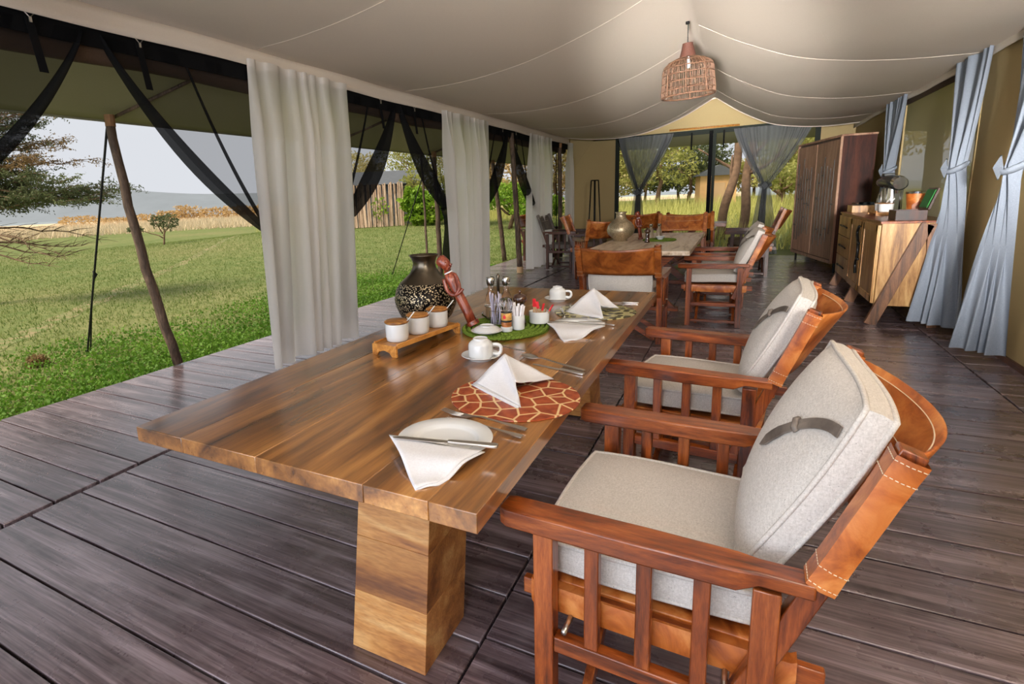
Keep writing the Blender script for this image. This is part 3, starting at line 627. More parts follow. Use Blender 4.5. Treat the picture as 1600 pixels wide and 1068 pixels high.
    for y in (-.175, .175):
        MB().bar((-xw + .05, y - .012, .03), (xw - .06, y - .012, .40), .026, .044, (0, 0, 1)).build('cross_leg', wx, e, bevel=.003)
        MB().bar((xw - .05, y + .016, .03), (-xw + .06, y + .016, .40), .026, .044, (0, 0, 1)).build('cross_leg', wx, e, bevel=.003)
    for s_ in (-1, 1): MB().box((s_ * (xw - .05), 0, .045), (.03, .46, .03)).build('floor_runner', wy, e, bevel=.003)
    MB().grid(lambda u, v: (lerp(-xw + .06, xw - .06, u), lerp(-.29, .28, v), .432 - .030 * math.sin(PI * u)), 14, 10).build('leather_seat', lea, e, smooth=True, solid=.006)
    dy = .228 / .595
    def bk(u, v):
        z = lerp(.672, .935 - .022 * math.sin(PI * u), v); x = lerp(-xw + .02, xw - .02, u); sg = .095 * math.sin(PI * u) ** .8 * (.7 + .5 * v)
        return (x, .205 + (z - .36) * dy + .010 + sg, z)
    bp = MB().grid(bk, 20, 8).build('leather_back', lea, e, smooth=True, solid=.007)
    for v in (.93, .62): MB().tube([Vector(bk(i / 24, v)) + Vector((0, -.006, .003)) for i in range(2, 23)], .0014, 4).build('stitching', 'thread', bp)
    if cush:
        fs = lambda p: Vector((p.x, p.z - .03, .492 - p.y * 1.0 + .008 * math.sin(p.x * 4)))
        cushion('seat_cushion', e, cush, lambda p: fs(Vector((p.x, p.y, p.z))), .60, .52, .036, .018, seed=3)
        if backcush:
            ang = math.atan2(.228, .595) + .06; ca, sa = math.cos(ang), math.sin(ang)
            fb = lambda p: Vector((p.x, .300 + p.z * sa + p.y * ca, .772 + p.z * ca - p.y * sa))
            cushion('back_cushion', e, cush, fb, .55, .48, .026, .056, strap=strap, seed=5)
    return e
GC = 'leather backed wooden safari chairs'
def put(ch, x, y, rz, label, group=GC, s=1.0, sz=None):
    ch.location = (x, y, .002); ch.rotation_euler = (0, 0, rz); ch.scale = (s, s, sz or s); tag(ch, label, 'chair', group); return ch
H2 = -PI / 2
A = make_chair()
put(A, -.135, 1.53, H2 - .03, 'safari chair with linen cushions and leather back, nearest the camera')
B = copy_tree(A); put(B, -.125, 2.82, H2 - .10, 'safari chair with linen cushions drawn up to the near table, second from camera')
Cc = make_chair(cush='linen', backcush=False, lea='leather_dark')
pl_f = lambda p: Vector((p.x * 1.04, .245 + p.y, .605 + p.z + .02 * math.sin(p.x * 9)))
cushion('loose_cushion', Cc, 'linen', pl_f, .56, .30, .012, .085, seed=8)
put(Cc, -.975, 5.60, PI, 'safari chair seen from behind with brown leather back, between the two dining tables', s=1.0, sz=1.0)
D = make_chair(W='chair_wood_', slats=False, lea='leather'); put(D, -.20, 6.62, H2, 'open sided safari chair with linen cushions, right of the whitewashed table')
E_ = copy_tree(D); put(E_, -.17, 7.72, H2, 'open sided safari chair behind another one, right of the whitewashed table')
F_ = make_chair(cush=None, lea='leather'); put(F_, -.87, 10.05, 0, 'orange leather backed chair at the far head of the whitewashed table', s=1.02, sz=1.08)
G_ = copy_tree(F_); put(G_, -.78, 11.25, PI, 'orange leather backed chair with its back to the whitewashed table, at the farthest table', s=1.02, sz=1.08)
K_ = copy_tree(F_); put(K_, -2.0, 9.3, .55 + PI, 'orange leather chair left of the small etched vase', s=1.0, sz=1.08)
L_ = copy_tree(F_); put(L_, -1.72, 11.42, PI + .08, 'orange leather chair left of the farthest table', s=1.0, sz=1.1)
Dk = make_chair(W='dark_wood_', cush='linen_dark', backcush=False, lea='leather_dark'); put(Dk, .16, 10.40, H2, 'dark wood safari chair with brown cushion beside the far door', s=1.05, sz=1.12)
N_ = make_chair(W='dark_wood_', cush='linen_dark', backcush=False, lea='leather'); put(N_, -2.42, 10.25, PI / 2 + .12, 'safari chair with arm slats seen from the side beside the lantern stand', s=1.0, sz=1.12)
O_ = make_chair(W='dark_wood_', cush=None, lea='strap_leather'); put(O_, -3.08, 10.9, PI / 2, 'dark grey backed chair behind the third white curtain', s=1.0, sz=1.12)
Q_ = copy_tree(Dk); put(Q_, -4.05, 12.25, PI / 2, 'brown wooden chair out on the deck beyond the third white curtain', s=1.0, sz=1.1)

# ------------------------------------------------------------------ tables
def dining_table(label, x0, x1, y0, y1, bounds, mat='table_wood', endmat='table_end_wood', ztop=.76, th=.05, ped=True):
    e = empty('dining_table', ((x0 + x1) / 2, (y0 + y1) / 2, 0), 0, 1, label, 'table', 'long wooden dining tables'); cx, cy = (x0 + x1) / 2, (y0 + y1) / 2
    xs = [x0] + bounds + [x1]
    for a, b in zip(xs, xs[1:]):
        m = MB().box(((a + b) / 2 - cx, 0, ztop - th / 2), (b - a - .0006, y1 - y0 - R0.uniform(0, .001), th)); o = m.build('tabletop_plank', mat, e, bevel=.0022)
    if ped:
        for k in (-1, 1):
            pe = MB(); yb = k * (y1 - y0) * .372; xw_, dw = .29, .27
            xo = .155
            def sect(z):   # leans outwards at the foot
                t_ = z / (ztop - th); yy = yb + k * .12 * (1 - t_) - k * .12; w_ = lerp(.275, .262, t_); return yy, w_
            zs = [0.012 if k > 0 else .002, .19, .37, .55, ztop - th]; oo = None
            for z0_, z1_ in zip(zs, zs[1:]):
                ya, wa = sect(z0_); yb_, wb = sect(z1_)
                P = lambda y_, w_, z_: [(xo - w_ / 2, y_ - dw / 2, z_), (xo + w_ / 2, y_ - dw / 2, z_), (xo + w_ / 2, y_ + dw / 2, z_), (xo - w_ / 2, y_ + dw / 2, z_)]
                MB().hexa(P(ya, wa, z0_) + P(yb_, wb, z1_ - .0008)).build('pedestal_board', endmat, e, bevel=.0015)
            ya, wa = sect(0)
            for sx in (-1, 1) if k > 0 else (): MB().box((xo + sx * (wa / 2 - .03), ya, .006), (.07, dw + .05, .012)).build('foot', endmat, e)
            yt_, wt_ = sect(.7); MB().box((xo * .3, yt_, ztop - th - .03), (.95, .08, .06)).build('cross_beam', endmat, e, bevel=.003)
    else:
        for k in (-1, 1):
            yb = k * (y1 - y0) * .36
            for s_ in (-1, 1): MB().bar((s_ * .38, yb, .02), (-s_ * .36, yb + .01 * s_, ztop - th - .03), .05, .09, (0, 0, 1)).build('leg', endmat, e, bevel=.003)
            MB().box((0, yb, ztop - th - .03), (.95, .07, .06)).build('cross_beam', endmat, e, bevel=.003)
            MB().box((0, yb, .025), (.9, .08, .05)).build('foot', endmat, e, bevel=.003)
        MB().box((0, 0, .36), (.05, (y1 - y0) * .72, .07)).build('stretcher', endmat, e, bevel=.003)
    return e
dining_table('large glossy brown dining table in the foreground', -1.66, -.46, .955, 3.84, [-1.438, -1.127, -.764, -.582])
dining_table('whitewashed wooden dining table set behind the foreground table', -1.62, -.46, 6.58, 9.55, [-1.33, -1.05, -.75], 'whitewash_sheen', 'chair_wood_x', ped=False)
dining_table('small brown table farthest back by the far door', -2.0, -.22, 11.95, 12.75, [-1.55, -1.1, -.66], 'chair_wood_x', 'chair_wood_x', ped=False, th=.06)

# ------------------------------------------------------------------ tableware
T = .7605
def cup_down(x, y, rz, label):
    s_ = empty('saucer', (x, y, T), 0, 1, label.replace('CUP', 'white saucer under the upturned coffee cup'), 'saucer')
    MB().lathe([(0, .004), (.045, .004), (.047, 0), (.050, 0), (.052, .004), (.078, .016), (.083, .020), (.082, .022), (.074, .019), (.05, .010), (.0, .009)], 40).build('dish', 'porcelain', s_, smooth='auto')
    e = empty('coffee_cup', (x, y, T + .011), rz, 1, label.replace('CUP', 'upturned white coffee cup on a saucer'), 'cup')
    MB().lathe([(.050, 0), (.052, .004), (.052, .052), (.049, .060), (.038, .070), (.032, .074), (.031, .080), (.029, .0815), (.026, .078), (.0, .076)], 40).build('bowl', 'porcelain', e, smooth='auto')
    MB().tube(spline([(.049, 0, .014), (.072, 0, .012), (.084, 0, .022), (.084, 0, .042), (.072, 0, .052), (.049, 0, .052)], 5), .0075, 10).build('handle', 'porcelain', e, smooth=True)
def spoon(parent_label, a, b, label, z=T, L=None, name='spoon', group=None, big=1.0):
    a = Vector((*a, 0)); b = Vector((*b, 0)); d = b - a; L = d.length; e = empty(name, (a.x, a.y, z), math.atan2(d.y, d.x), 1, label, 'spoon', group)
    bl = .28 * L
    def f(u, v):
        th = 2 * PI * u; r = v; px = bl / 2 + r * bl / 2 * math.cos(th); py = r * (.021 * big) * math.sin(th) * (1 - .18 * math.cos(th)); return (px, py, .004 + .007 * r * r + .004 * (1 - math.cos(th)) * .2)
    MB().grid(f, 24, 6).build('bowl', 'steel', e, smooth=True, solid=.0016)
    hp = [(bl * .96, .0035, .010), (bl * 1.25, .003, .014), (L * .6, .0045, .010), (L * .9, .0085, .006), (L, .0075, .005)]
    MB().add([(x_, s_ * w_, z_ + q) for x_, w_, z_ in hp for s_, q in ((-1, 0), (1, 0), (1, .003), (-1, .003))], [(i * 4 + j, i * 4 + (j + 1) % 4, i * 4 + 4 + (j + 1) % 4, i * 4 + 4 + j) for i in range(4) for j in range(4)] + [(16, 17, 18, 19), (3, 2, 1, 0)]).build('handle', 'steel', e, smooth='auto'); return e
def fork(a, b, label, z=T, group=None):
    a = Vector((*a, 0)); b = Vector((*b, 0)); d = b - a; L = d.length; e = empty('fork', (a.x, a.y, z), math.atan2(d.y, d.x), 1, label, 'fork', group)
    for k in range(4):
        y = (k - 1.5) * .0068; MB().tube([(0, y, .012), (.03 * L / .2, y, .005), (.055 * L / .2, y * .95, .005)], [.0008, .0018, .002], 6).build('tine', 'steel', e, smooth=True)
    hp = [(.052, .0125, .004), (.066, .0115, .004), (.08, .004, .009), (.10, .003, .012), (.15, .0055, .008), (.19, .0095, .006), (.2, .008, .005)]
    MB().add([(x_ * L / .2, s_ * w_, z_ + q) for x_, w_, z_ in hp for s_, q in ((-1, 0), (1, 0), (1, .003), (-1, .003))], [(i * 4 + j, i * 4 + (j + 1) % 4, i * 4 + 4 + (j + 1) % 4, i * 4 + 4 + j) for i in range(6) for j in range(4)] + [(24, 25, 26, 27), (3, 2, 1, 0)]).build('handle', 'steel', e, smooth='auto'); return e
def knife(a, b, label, za=T, zb=None, group=None):
    a = Vector((*a, za)); b = Vector((*b, zb if zb is not None else za)); d = b - a; L = d.length; e = empty('table_knife', a, 0, 1, label, 'knife', group)
    e.rotation_euler = Euler((0, -math.asin(d.z / L), math.atan2(d.y, d.x)))
    MB().prism([(0, -.002), (.01, -.008), (L * .5, -.0095), (L * .54, -.006), (L * .54, .006), (L * .5, .008), (.02, .0085), (.004, .004)], 0.0015, .0032).build('blade', 'steel', e, bevel=.0005)
    MB().prism([(L * .54, -.006), (L * .6, -.008), (L * .97, -.0105), (L, -.008), (L, .008), (L * .97, .0105), (L * .6, .008), (L * .54, .006)], 0, .008).build('handle', 'steel', e, bevel=.002)
    return e
def plate(x, y, r, label, group=None):
    e = empty('dinner_plate', (x, y, T), 0, 1, label, 'plate', group)
    MB().lathe([(0, .004), (r * .55, .004), (r * .57, 0), (r * .60, 0), (r * .62, .004), (r * .68, .011), (r, .020), (r * 1.005, .022), (r * .985, .0235), (r * .74, .0185), (r * .70, .0165), (r * .665, .0105), (r * .62, .0075), (0, .007)], 56).build('dish', 'porcelain', e, smooth='auto'); return e
def mat(x, y, r, m, label, ry=None, bump=False):
    o = MB()
    if bump:
        e = empty('crochet_mat', (x, y, T), 0, 1, label, 'placemat')
        for k in range(9):
            rr = r * (k + .6) / 9.3; n = max(10, int(rr * 2 * PI / .02)); MB().tube([(rr * math.cos(2 * PI * i / (n * 4)) + .004 * math.sin(PI * i / 2 + k), (ry or r) / r * rr * math.sin(2 * PI * i / (n * 4)), .0112 + .0025 * math.sin(PI * i / 2)) for i in range(n * 4)], .0085, 6, closed=True).build('crochet_round', 'green_crochet', e, smooth=True)
        MB().lathe([(0, .002), (r * .98, .002), (r * .98, .0), (0, 0)], 48).build('backing', 'green_crochet', e); return e
    o.lathe([(0, 0), (r, 0), (r + .001, .0025), (r, .005), (0, .005)], 64); o = o.build('placemat', m, smooth='auto'); o.location = (x, y, T); return tag(o, label, 'placemat')
def tent_napkin(L, F, Rr, Ap, Mi, label, group):
    c = Vector(((L[0] + Rr[0]) / 2, (L[1] + Rr[1]) / 2, T + .006)); q = lambda p: Vector(p) - c
    L, F, Rr, Ap, Mi = map(q, (L, F, Rr, Ap, Mi)); e = empty('napkin', c, 0, 1, label, 'napkin', group)
    def quad(p00, p10, p11, p01, bow=.012, n=12):
        nr = (p10 - p00).cross(p01 - p00).normalized()
        def f(u, v):
            p = p00.lerp(p10, u).lerp(p01.lerp(p11, u), v); return p + nr * bow * math.sin(PI * u) * math.sin(PI * v) + nr * .002 * math.sin(9 * u + 5 * v)
        return lambda m: m.grid(f, n, n)
    m = MB(); quad(L, Ap, Mi, F, .014)(m); m.build('front_fold', 'napkin', e, smooth=True, solid=.004)
    m = MB(); quad(Ap, Rr, Rr.lerp(Mi, .5) + Vector((0, 0, -.004)), Mi, .010)(m); m.build('side_fold', 'napkin', e, smooth=True, solid=.004)
    Bk = L.lerp(Rr, .5) + (L.lerp(Rr, .5) - F) * .25; Bk.z = 0
    m = MB(); quad(L, Bk, Rr, Ap, -.004)(m); m.build('back_fold', 'napkin', e, smooth=True, solid=.003)
    dn = Vector((0, 0, -.004)); lo = Vector((.012, -.012, 0))
    m = MB(); quad(L + lo + dn, Mi + dn * 4, F + lo * .4 + dn, F + lo * .2 + dn, .0)(m); 
    L2 = L + Vector((-.006, -.014, -.003)); F2 = F + Vector((-.012, -.010, -.002)); m = MB(); quad(L, L2, F2, F, .003, 8)(m); m.build('under_fold', 'napkin', e, smooth=True, solid=.003)
mat(-.635, 1.645, .215, 'giraffe_print', 'round placemat printed like giraffe skin on the near table')
mat(-.70, 3.10, .225, 'leopard_print', 'round placemat printed with leopard spots at the far end of the near table')
mat(-1.03, 2.56, .225, None, 'green crochet mat under the condiments', ry=.27, bump=True)
NG = 'white folded napkins'
tent_napkin((-.81, 1.70, T + .01), (-.578, 1.55, T + .008), (-.56, 1.84, T + .012), (-.725, 1.785, T + .105), (-.640, 1.665, T + .045), 'white napkin folded on the giraffe placemat', NG)
tent_napkin((-.845, 3.04, T + .01), (-.612, 2.92, T + .008), (-.585, 3.19, T + .012), (-.735, 3.22, T + .12), (-.66, 3.06, T + .045), 'white napkin folded on the leopard placemat', NG)
plate(-.683, 1.232, .132, 'white plate at the near corner of the foreground table'); plate(-.69, 2.69, .132, 'white plate in front of the leopard placemat')
def flat_napkin(p, label):
    e = empty('napkin', (*p[0][:2], T), 0, 1, label, 'napkin', NG); o = Vector((*p[0][:2], T)); P = [Vector(q) - o for q in p]
    def f(u, v):
        a = P[0].lerp(P[3], u); b = P[1].lerp(P[2], u); q = a.lerp(b, v); q.z = lerp(.028, .005, sstep(.40, .85, v)); return q + Vector((0, 0, .0015 * math.sin(7 * u + 4 * v)))
    MB().grid(f, 14, 14).build('top_layer', 'napkin', e, smooth=True, solid=.003)
    MB().grid(lambda u, v: Vector(f(u, v)) * 1.0 + Vector((.008 * u, .004 - .008 * v, -.0035)), 10, 10).build('lower_layer', 'napkin', e, smooth=True, solid=.002)
flat_napkin([(-.826, 1.168, T + .026), (-.632, .988, T + .004), (-.60, 1.03, T + .004), (-.548, 1.178, T + .027)], 'white triangular napkin laid under the knife on the near plate')
flat_napkin([(-.835, 2.632, T + .026), (-.678, 2.40, T + .004), (-.64, 2.45, T + .004), (-.556, 2.655, T + .027)], 'white triangular napkin laid under the knife on the far plate')
knife((-.80, 1.148), (-.514, 1.205), 'table knife lying across the near plate', T + .033); knife((-.83, 2.635), (-.553, 2.678), 'table knife lying across the far plate', T + .033)
fork((-.80, 1.435), (-.505, 1.395), 'upper fork of the pair below the giraffe placemat', T + .0); fork((-.755, 1.375), (-.50, 1.345), 'lower fork of the pair below the giraffe placemat')
spoon(None, (-.775, 2.10), (-.484, 1.985), 'spoon at the right above the giraffe placemat', T + .002, big=1.2); knife((-.70, 2.02), (-.478, 1.955), 'knife lying beside the spoon above the giraffe placemat')
spoon(None, (-.78, 2.79), (-.90, 3.12), 'spoon lying left of the leopard placemat'); fork((-.79, 2.79), (-.527, 2.775), 'fork sticking out behind the far plate')
knife((-.72, 3.40), (-.508, 3.415), 'knife beyond the leopard placemat')
cup_down(-.928, 2.02, .35, 'CUP near the giraffe placemat'); cup_down(-1.0, 3.385, .2, 'CUP beyond the green crochet mat')
spoon(None, (-.92, 2.13), (-.76, 2.10), 'teaspoon behind the near upturned cup', T + .02)
# bamboo tray with three lidded jars
tr = empty('bamboo_tray', (-1.315, 2.16, T), math.radians(-7.5), 1, 'bamboo stand holding three lidded white jars', 'tray')
MB().box((0, 0, .045), (.135, .50, .012)).build('shelf', 'bamboo', tr, bevel=.002)
for y in (-.245, .245): MB().prism([(-.07, 0), (-.045, 0), (-.03, .018), (0, .025), (.03, .018), (.045, 0), (.07, 0), (.07, .052), (-.07, .052)], y - .007, y + .007, 'y').build('end_foot', 'bamboo', tr, bevel=.002)
for x in (-.066, .066): MB().box((x, 0, .048), (.008, .48, .022)).build('side_rail', 'bamboo', tr, bevel=.002)
for k, (dy, nm) in enumerate(((-.155, 'nearest the camera'), (.0, 'in the middle'), (.155, 'farthest back'))):
    p = tr.matrix_basis @ Vector((0, 0, 0)); a = math.radians(-7.5); wx_, wy_ = -1.315 - dy * math.sin(a), 2.16 + dy * math.cos(a)
    j = empty('sugar_jar', (wx_, wy_, T + .0515), .4, 1, 'white jar with wooden lid and spoon on the bamboo stand, ' + nm, 'jar', 'lidded jars on the bamboo stand')
    MB().lathe([(0, 0), (.044, 0), (.049, .004), (.052, .020), (.053, .078), (.051, .080), (.048, .077), (.046, .02), (0, .015)], 36).build('pot', 'porcelain', j, smooth='auto')
    MB().lathe([(0, .080), (.05, .080), (.056, .086), (.056, .090), (.05, .094), (0, .096)], 32).build('lid', 'lid_wood', j, smooth='auto')
    MB().tube([(.030, -.01, .070), (.062, -.012, .104), (.085, -.014, .132)], [.004, .005, .006], 6, flat=.5).build('spoon', 'porcelain', j, smooth=True)
# speckled metal vase
vs = empty('metal_vase', (-1.50, 2.56, T), 0, .95, 'bulbous hammered metal vase with speckled body and flared neck', 'vase')
MB().lathe([(0, 0), (.085, 0), (.115, .012), (.15, .05), (.176, .11), (.182, .15), (.172, .20), (.145, .245)], 64).build('body', 'vase_speckled', vs, smooth=True)
MB().lathe([(.145, .245), (.115, .270), (.088, .295), (.070, .325), (.064, .355), (.072, .382), (.084, .398), (.086, .402), (.080, .402), (.066, .38), (.056, .35), (.055, .2)], 56).build('neck', 'vase_metal', vs, smooth=True)
# carved figurine leaning on the vase
fg = empty('carved_figurine', (-1.185, 2.50, T + .016), 0, 1, 'carved reddish wooden figurine leaning on the speckled vase', 'figurine')
ax0, ax1 = Vector((0, 0, .008)), Vector((-.150, -.03, .345)); fd = (ax1 - ax0).normalized(); fx = Vector((1, 0, 0)); fx = (fx - fd * fx.dot(fd)).normalized(); fy = fd.cross(fx)
def fp(t_, a=0, b=0): return ax0 + (ax1 - ax0) * t_ + fx * a + fy * b
MB().tube([fp(t_) for t_ in (0, .03, .06)], [.036, .036, .034], 10).build('plinth', 'figurine_wood', fg, smooth='auto')
MB().tube([fp(t_, o_) for t_, o_ in ((.04, 0), (.2, .002), (.4, .0), (.55, -.002), (.68, .002), (.76, 0), (.80, -.008), (.86, -.012))], [.027, .026, .026, .025, .031, .032, .020, .012], 14, flat=.75).build('body', 'figurine_wood', fg, smooth=True)
MB().tube([fp(t_, o_) for t_, o_ in ((.85, -.006), (.87, .0), (.91, .005), (.95, .003), (1.0, -.006), (1.03, -.012), (1.05, -.016))], [.012, .020, .028, .030, .031, .030, .022], 14).build('head', 'figurine_wood', fg, smooth=True)
MB().tube([fp(.92, .026, -.006), fp(.90, .040, -.01), fp(.885, .026, -.006)], [.006, .009, .006], 8).build('nose', 'figurine_wood', fg, smooth=True)
MB().tube([fp(.955, .022, -.022), fp(.955, .030, -.026)], [.004, .002], 6).build('eye', 'figurine_wood', fg); MB().tube([fp(.88, .020, -.018), fp(.878, .032, -.004), fp(.88, .022, .012)], .0045, 6).build('lips', 'figurine_wood', fg, smooth=True)
MB().tube(spline([fp(.76, -.03, -.02), fp(.60, -.034, -.03), fp(.50, -.01, -.036), fp(.50, .03, -.030), fp(.53, .046, -.02)], 5), [.011] * 10 + [.009] * 11, 8).build('arm', 'figurine_wood', fg, smooth=True)
MB().tube(spline([fp(.76, .030, .0), fp(.64, .036, -.012), fp(.54, .030, -.028), fp(.49, .0, -.036)], 5), .0095, 8).build('arm', 'figurine_wood', fg, smooth=True)
nk = [fp(.815, .020 * math.cos(q * PI / 6), .020 * math.sin(q * PI / 6)) for q in range(12)]; MB().tube(nk, .004, 6, closed=True).build('necklace', 'white_paper', fg, smooth=True)
# condiments on the green mat
ZM = T + .0215
dd = empty('butter_dish', (-1.055, 2.375, ZM), 0, 1, 'small white lidded dish at the front of the green mat', 'dish')
MB().lathe([(0, 0), (.05, 0), (.075, .010), (.078, .013), (.072, .014), (0, .010)], 36).build('dish', 'porcelain', dd, smooth='auto'); MB().lathe([(.066, .014), (.068, .018), (.050, .030), (.035, .034), (.034, .038), (.031, .038), (.028, .034), (0, .033)], 36).build('lid', 'porcelain', dd, smooth='auto')
cs = empty('cruet_stand', (-1.125, 2.70, ZM), .3, 1, 'chrome cruet stand with a tall centre rod on the green mat', 'stand')
MB().lathe([(0, 0), (.07, 0), (.072, .006), (0, .008)], 28).build('base', 'chrome', cs, smooth='auto'); MB().tube([(0, 0, .005), (0, 0, .22), (0, 0, .232), (0, 0, .246)], [.008, .008, .010, .002], 10).build('rod', 'vase_metal', cs, smooth=True)
for s_ in (-1, 1): MB().tube([(s_ * .042 + .035 * math.cos(q * PI / 10), .035 * math.sin(q * PI / 10), .07) for q in range(20)], .003, 6, closed=True).build('ring', 'chrome', cs, smooth=True)
MB().tube([(-.07, 0, .006), (-.09, -.01, .02), (-.085, -.02, .034)], .005, 6).build('curl_foot', 'chrome', cs, smooth=True)
for s_, nm in ((-1, 'left'), (1, 'right')):
    b = empty('cruet_bottle', (-1.125 + s_ * .042 * math.cos(.3), 2.70 + s_ * .042 * math.sin(.3), ZM + .009), 0, 1, 'glass cruet bottle with chrome cap, the %s one beside the centre rod' % nm, 'bottle', 'glass cruet bottles')
    MB().lathe([(0, 0), (.028, 0), (.030, .004), (.030, .10), (.024, .125), (.016, .14), (.015, .178), (0, .178)], 24).build('bottle', 'glass', b, smooth='auto')
    MB().lathe([(0, .002), (.026, .003), (.026, .06), (0, .061)], 20).build('contents', 'kraft_paper' if s_ < 0 else 'glass', b, smooth='auto') if s_ < 0 else None
    MB().lathe([(.017, .172), (.018, .176), (.022, .184), (.023, .214), (.020, .218), (0, .219)], 20).build('cap', 'chrome', b, smooth='auto')
tp = empty('sachet_holder', (-1.075, 2.55, ZM), .2, 1, 'wire holder stuffed with lilac white paper sachets', 'holder')
MB().box((0, 0, .004), (.062, .046, .008)).build('base', 'chrome', tp, bevel=.001)
for s_ in (-1, 1): MB().tube([(-.030, s_ * .023, .005), (-.030, s_ * .023, .075), (.030, s_ * .023, .075), (.030, s_ * .023, .005)], .0025, 6).build('wire_side', 'chrome', tp, smooth=True)
for k in range(9):
    x = -.026 + .0063 * k; a = R0.uniform(-.18, .18)
    sc_ = empty('paper_sachet', (-1.075 + x * math.cos(.2), 2.55 + x * math.sin(.2), ZM + .009), .2 + R0.uniform(-.2, .2), 1, 'lilac white paper sachet standing in the wire holder', 'sachet', 'paper sachets in the wire holder')
    h = R0.uniform(.11, .165); MB().grid(lambda u, v: (.005 * math.sin(v * 4 + k) + .012 * v * v * math.sin(k * 2.1), lerp(-.017, .017, u) + a * v * .05, h * v + .006 * math.sin(u * 3 + k) * v), 6, 8).build('packet', 'lilac_paper', sc_, smooth=True, solid=.0022)
ml = empty('pepper_grinder', (-.975, 2.435, ZM), 0, 1, 'clear glass pepper grinder with printed label and white base', 'grinder')
MB().lathe([(0, 0), (.027, 0), (.029, .002), (.029, .022), (.027, .024), (0, .024)], 28).build('base', 'porcelain', ml, smooth='auto'); MB().lathe([(.0, .0245), (.024, .0245), (.024, .048), (0, .049)], 24).build('peppercorns', 'peppercorn', ml, smooth='auto')
MB().lathe([(.0262, .048), (.0266, .049), (.0266, .056), (.0262, .057)], 28).build('label_band', 'label_dark', ml, smooth='auto'); MB().lathe([(.0262, .057), (.0266, .058), (.0266, .092), (.0262, .093)], 28).build('label', 'label_print', ml, smooth='auto')
MB().lathe([(.0262, .0925), (.0266, .093), (.0266, .098), (.0262, .099)], 28).build('label_band', 'label_dark', ml, smooth='auto')
MB().prism([(-.006, .066), (.006, .066), (.008, .076), (0, .086), (-.008, .076)], -.0285, -.0268, 'y').build('label_emblem', 'red_paper', ml)
MB().lathe([(.0255, .024), (.0258, .09), (.024, .105), (.030, .118), (.034, .138), (.030, .155), (.020, .165), (0, .166)], 28).build('glass_body', 'glass', ml, smooth='auto')
for k in range(12):
    a = k * PI / 6; MB().tube([(.026 * math.cos(a), .026 * math.sin(a), .108), (.0345 * math.cos(a), .0345 * math.sin(a), .137), (.024 * math.cos(a), .024 * math.sin(a), .162)], .003, 5).build('flute', 'glass', ml, smooth=True)
tc = empty('toothpick_cup', (-.935, 2.49, ZM), 0, 1, 'slim white cup holding white paper tubes', 'cup'); MB().lathe([(0, 0), (.028, 0), (.031, .003), (.0325, .070), (.0305, .072), (.029, .07), (.028, .01), (0, .008)], 30).build('cup', 'porcelain', tc, smooth='auto')
for k in range(8):
    a = k * PI / 4 + .2; q = MB().tube([(.012 * math.cos(a), .012 * math.sin(a), .012), (.030 * math.cos(a), .026 * math.sin(a), R0.uniform(.118, .132))], .0065, 8, flat=.5).build('paper_tube', 'white_paper', smooth='auto'); q.location = (-.935, 2.49, ZM); tag(q, 'white paper tube standing in the slim white cup', 'paper tube', 'paper tubes in the slim cup')
pm = empty('pepper_mill', (-.965, 2.60, ZM), 0, 1, 'dark glossy wooden pepper mill with round top on the green mat', 'pepper mill')
MB().lathe([(0, 0), (.030, 0), (.032, .005), (.025, .03), (.021, .06), (.024, .09), (.022, .102), (0, .103)], 28).build('body', 'dark_mill', pm, smooth='auto'); MB().lathe([(0, .104), (.020, .105), (.033, .118), (.036, .135), (.028, .152), (.012, .159), (0, .160)], 28).build('head', 'dark_mill', pm, smooth=True); MB().lathe([(.004, .159), (.005, .164), (.009, .170), (.006, .177), (0, .178)], 16).build('knob', 'dark_mill', pm, smooth=True)
rm = empty('sugar_ramekin', (-.885, 2.665, ZM), 0, 1, 'white ramekin filled with red tipped sugar sticks', 'ramekin')
MB().lathe([(0, 0), (.048, 0), (.051, .003), (.052, .055), (.053, .060), (.050, .061), (.047, .056), (.046, .01), (0, .008)], 36).build('bowl', 'porcelain', rm, smooth='auto')
for k in range(13):
    a = R0.uniform(0, 2 * PI); rr = R0.uniform(.008, .03); p = Vector((rr * math.cos(a), rr * math.sin(a), .012)); q = p + Vector((R0.uniform(-.015, .045), R0.uniform(-.02, .02), R0.uniform(.075, .105)))
    st = empty('sugar_stick', (-.885, 2.665, ZM), 0, 1, 'paper sugar stick with a red end standing in the white ramekin' if k < 5 else 'plain kraft sugar stick standing in the white ramekin', 'sugar stick', 'red tipped sugar sticks' if k < 5 else 'kraft sugar sticks')
    MB().bar(p, p.lerp(q, .68), .009, .003).build('stick', 'kraft_paper', st)
    if k < 5: MB().bar(p.lerp(q, .68), q + (q - p) * .12, .014, .004).build('red_end', 'red_paper', st)
# things on the whitewashed table and the farthest table
ev = empty('etched_vase', (-1.46, 8.02, T), 0, .92, 'small round etched silver vase on the whitewashed table', 'vase')
MB().lathe([(0, 0), (.10, 0), (.10, .03), (.13, .05), (.19, .11), (.205, .17), (.19, .23), (.15, .28)], 40).build('body', 'vase_etched', ev, smooth=True); MB().lathe([(.15, .28), (.095, .32), (.072, .36), (.07, .41), (.09, .44), (.085, .44), (.065, .41), (.06, .3)], 36).build('neck', 'vase_etched', ev, smooth=True)
f2 = copy_tree(fg); f2.location = (-1.22, 8.2, T); f2.rotation_euler = (0, .30, 0); tag(f2, 'dark carved figurine beside the small etched vase', 'figurine')
gm = mat(-.95, 8.05, .22, None, 'green crochet mat on the whitewashed table', bump=True)
pm2 = copy_tree(pm); pm2.location = (-1.06, 7.70, T + .001); pm2.scale = (1.15, 1.15, 1.15); tag(pm2, 'dark turned pepper mill on the whitewashed table', 'pepper mill')
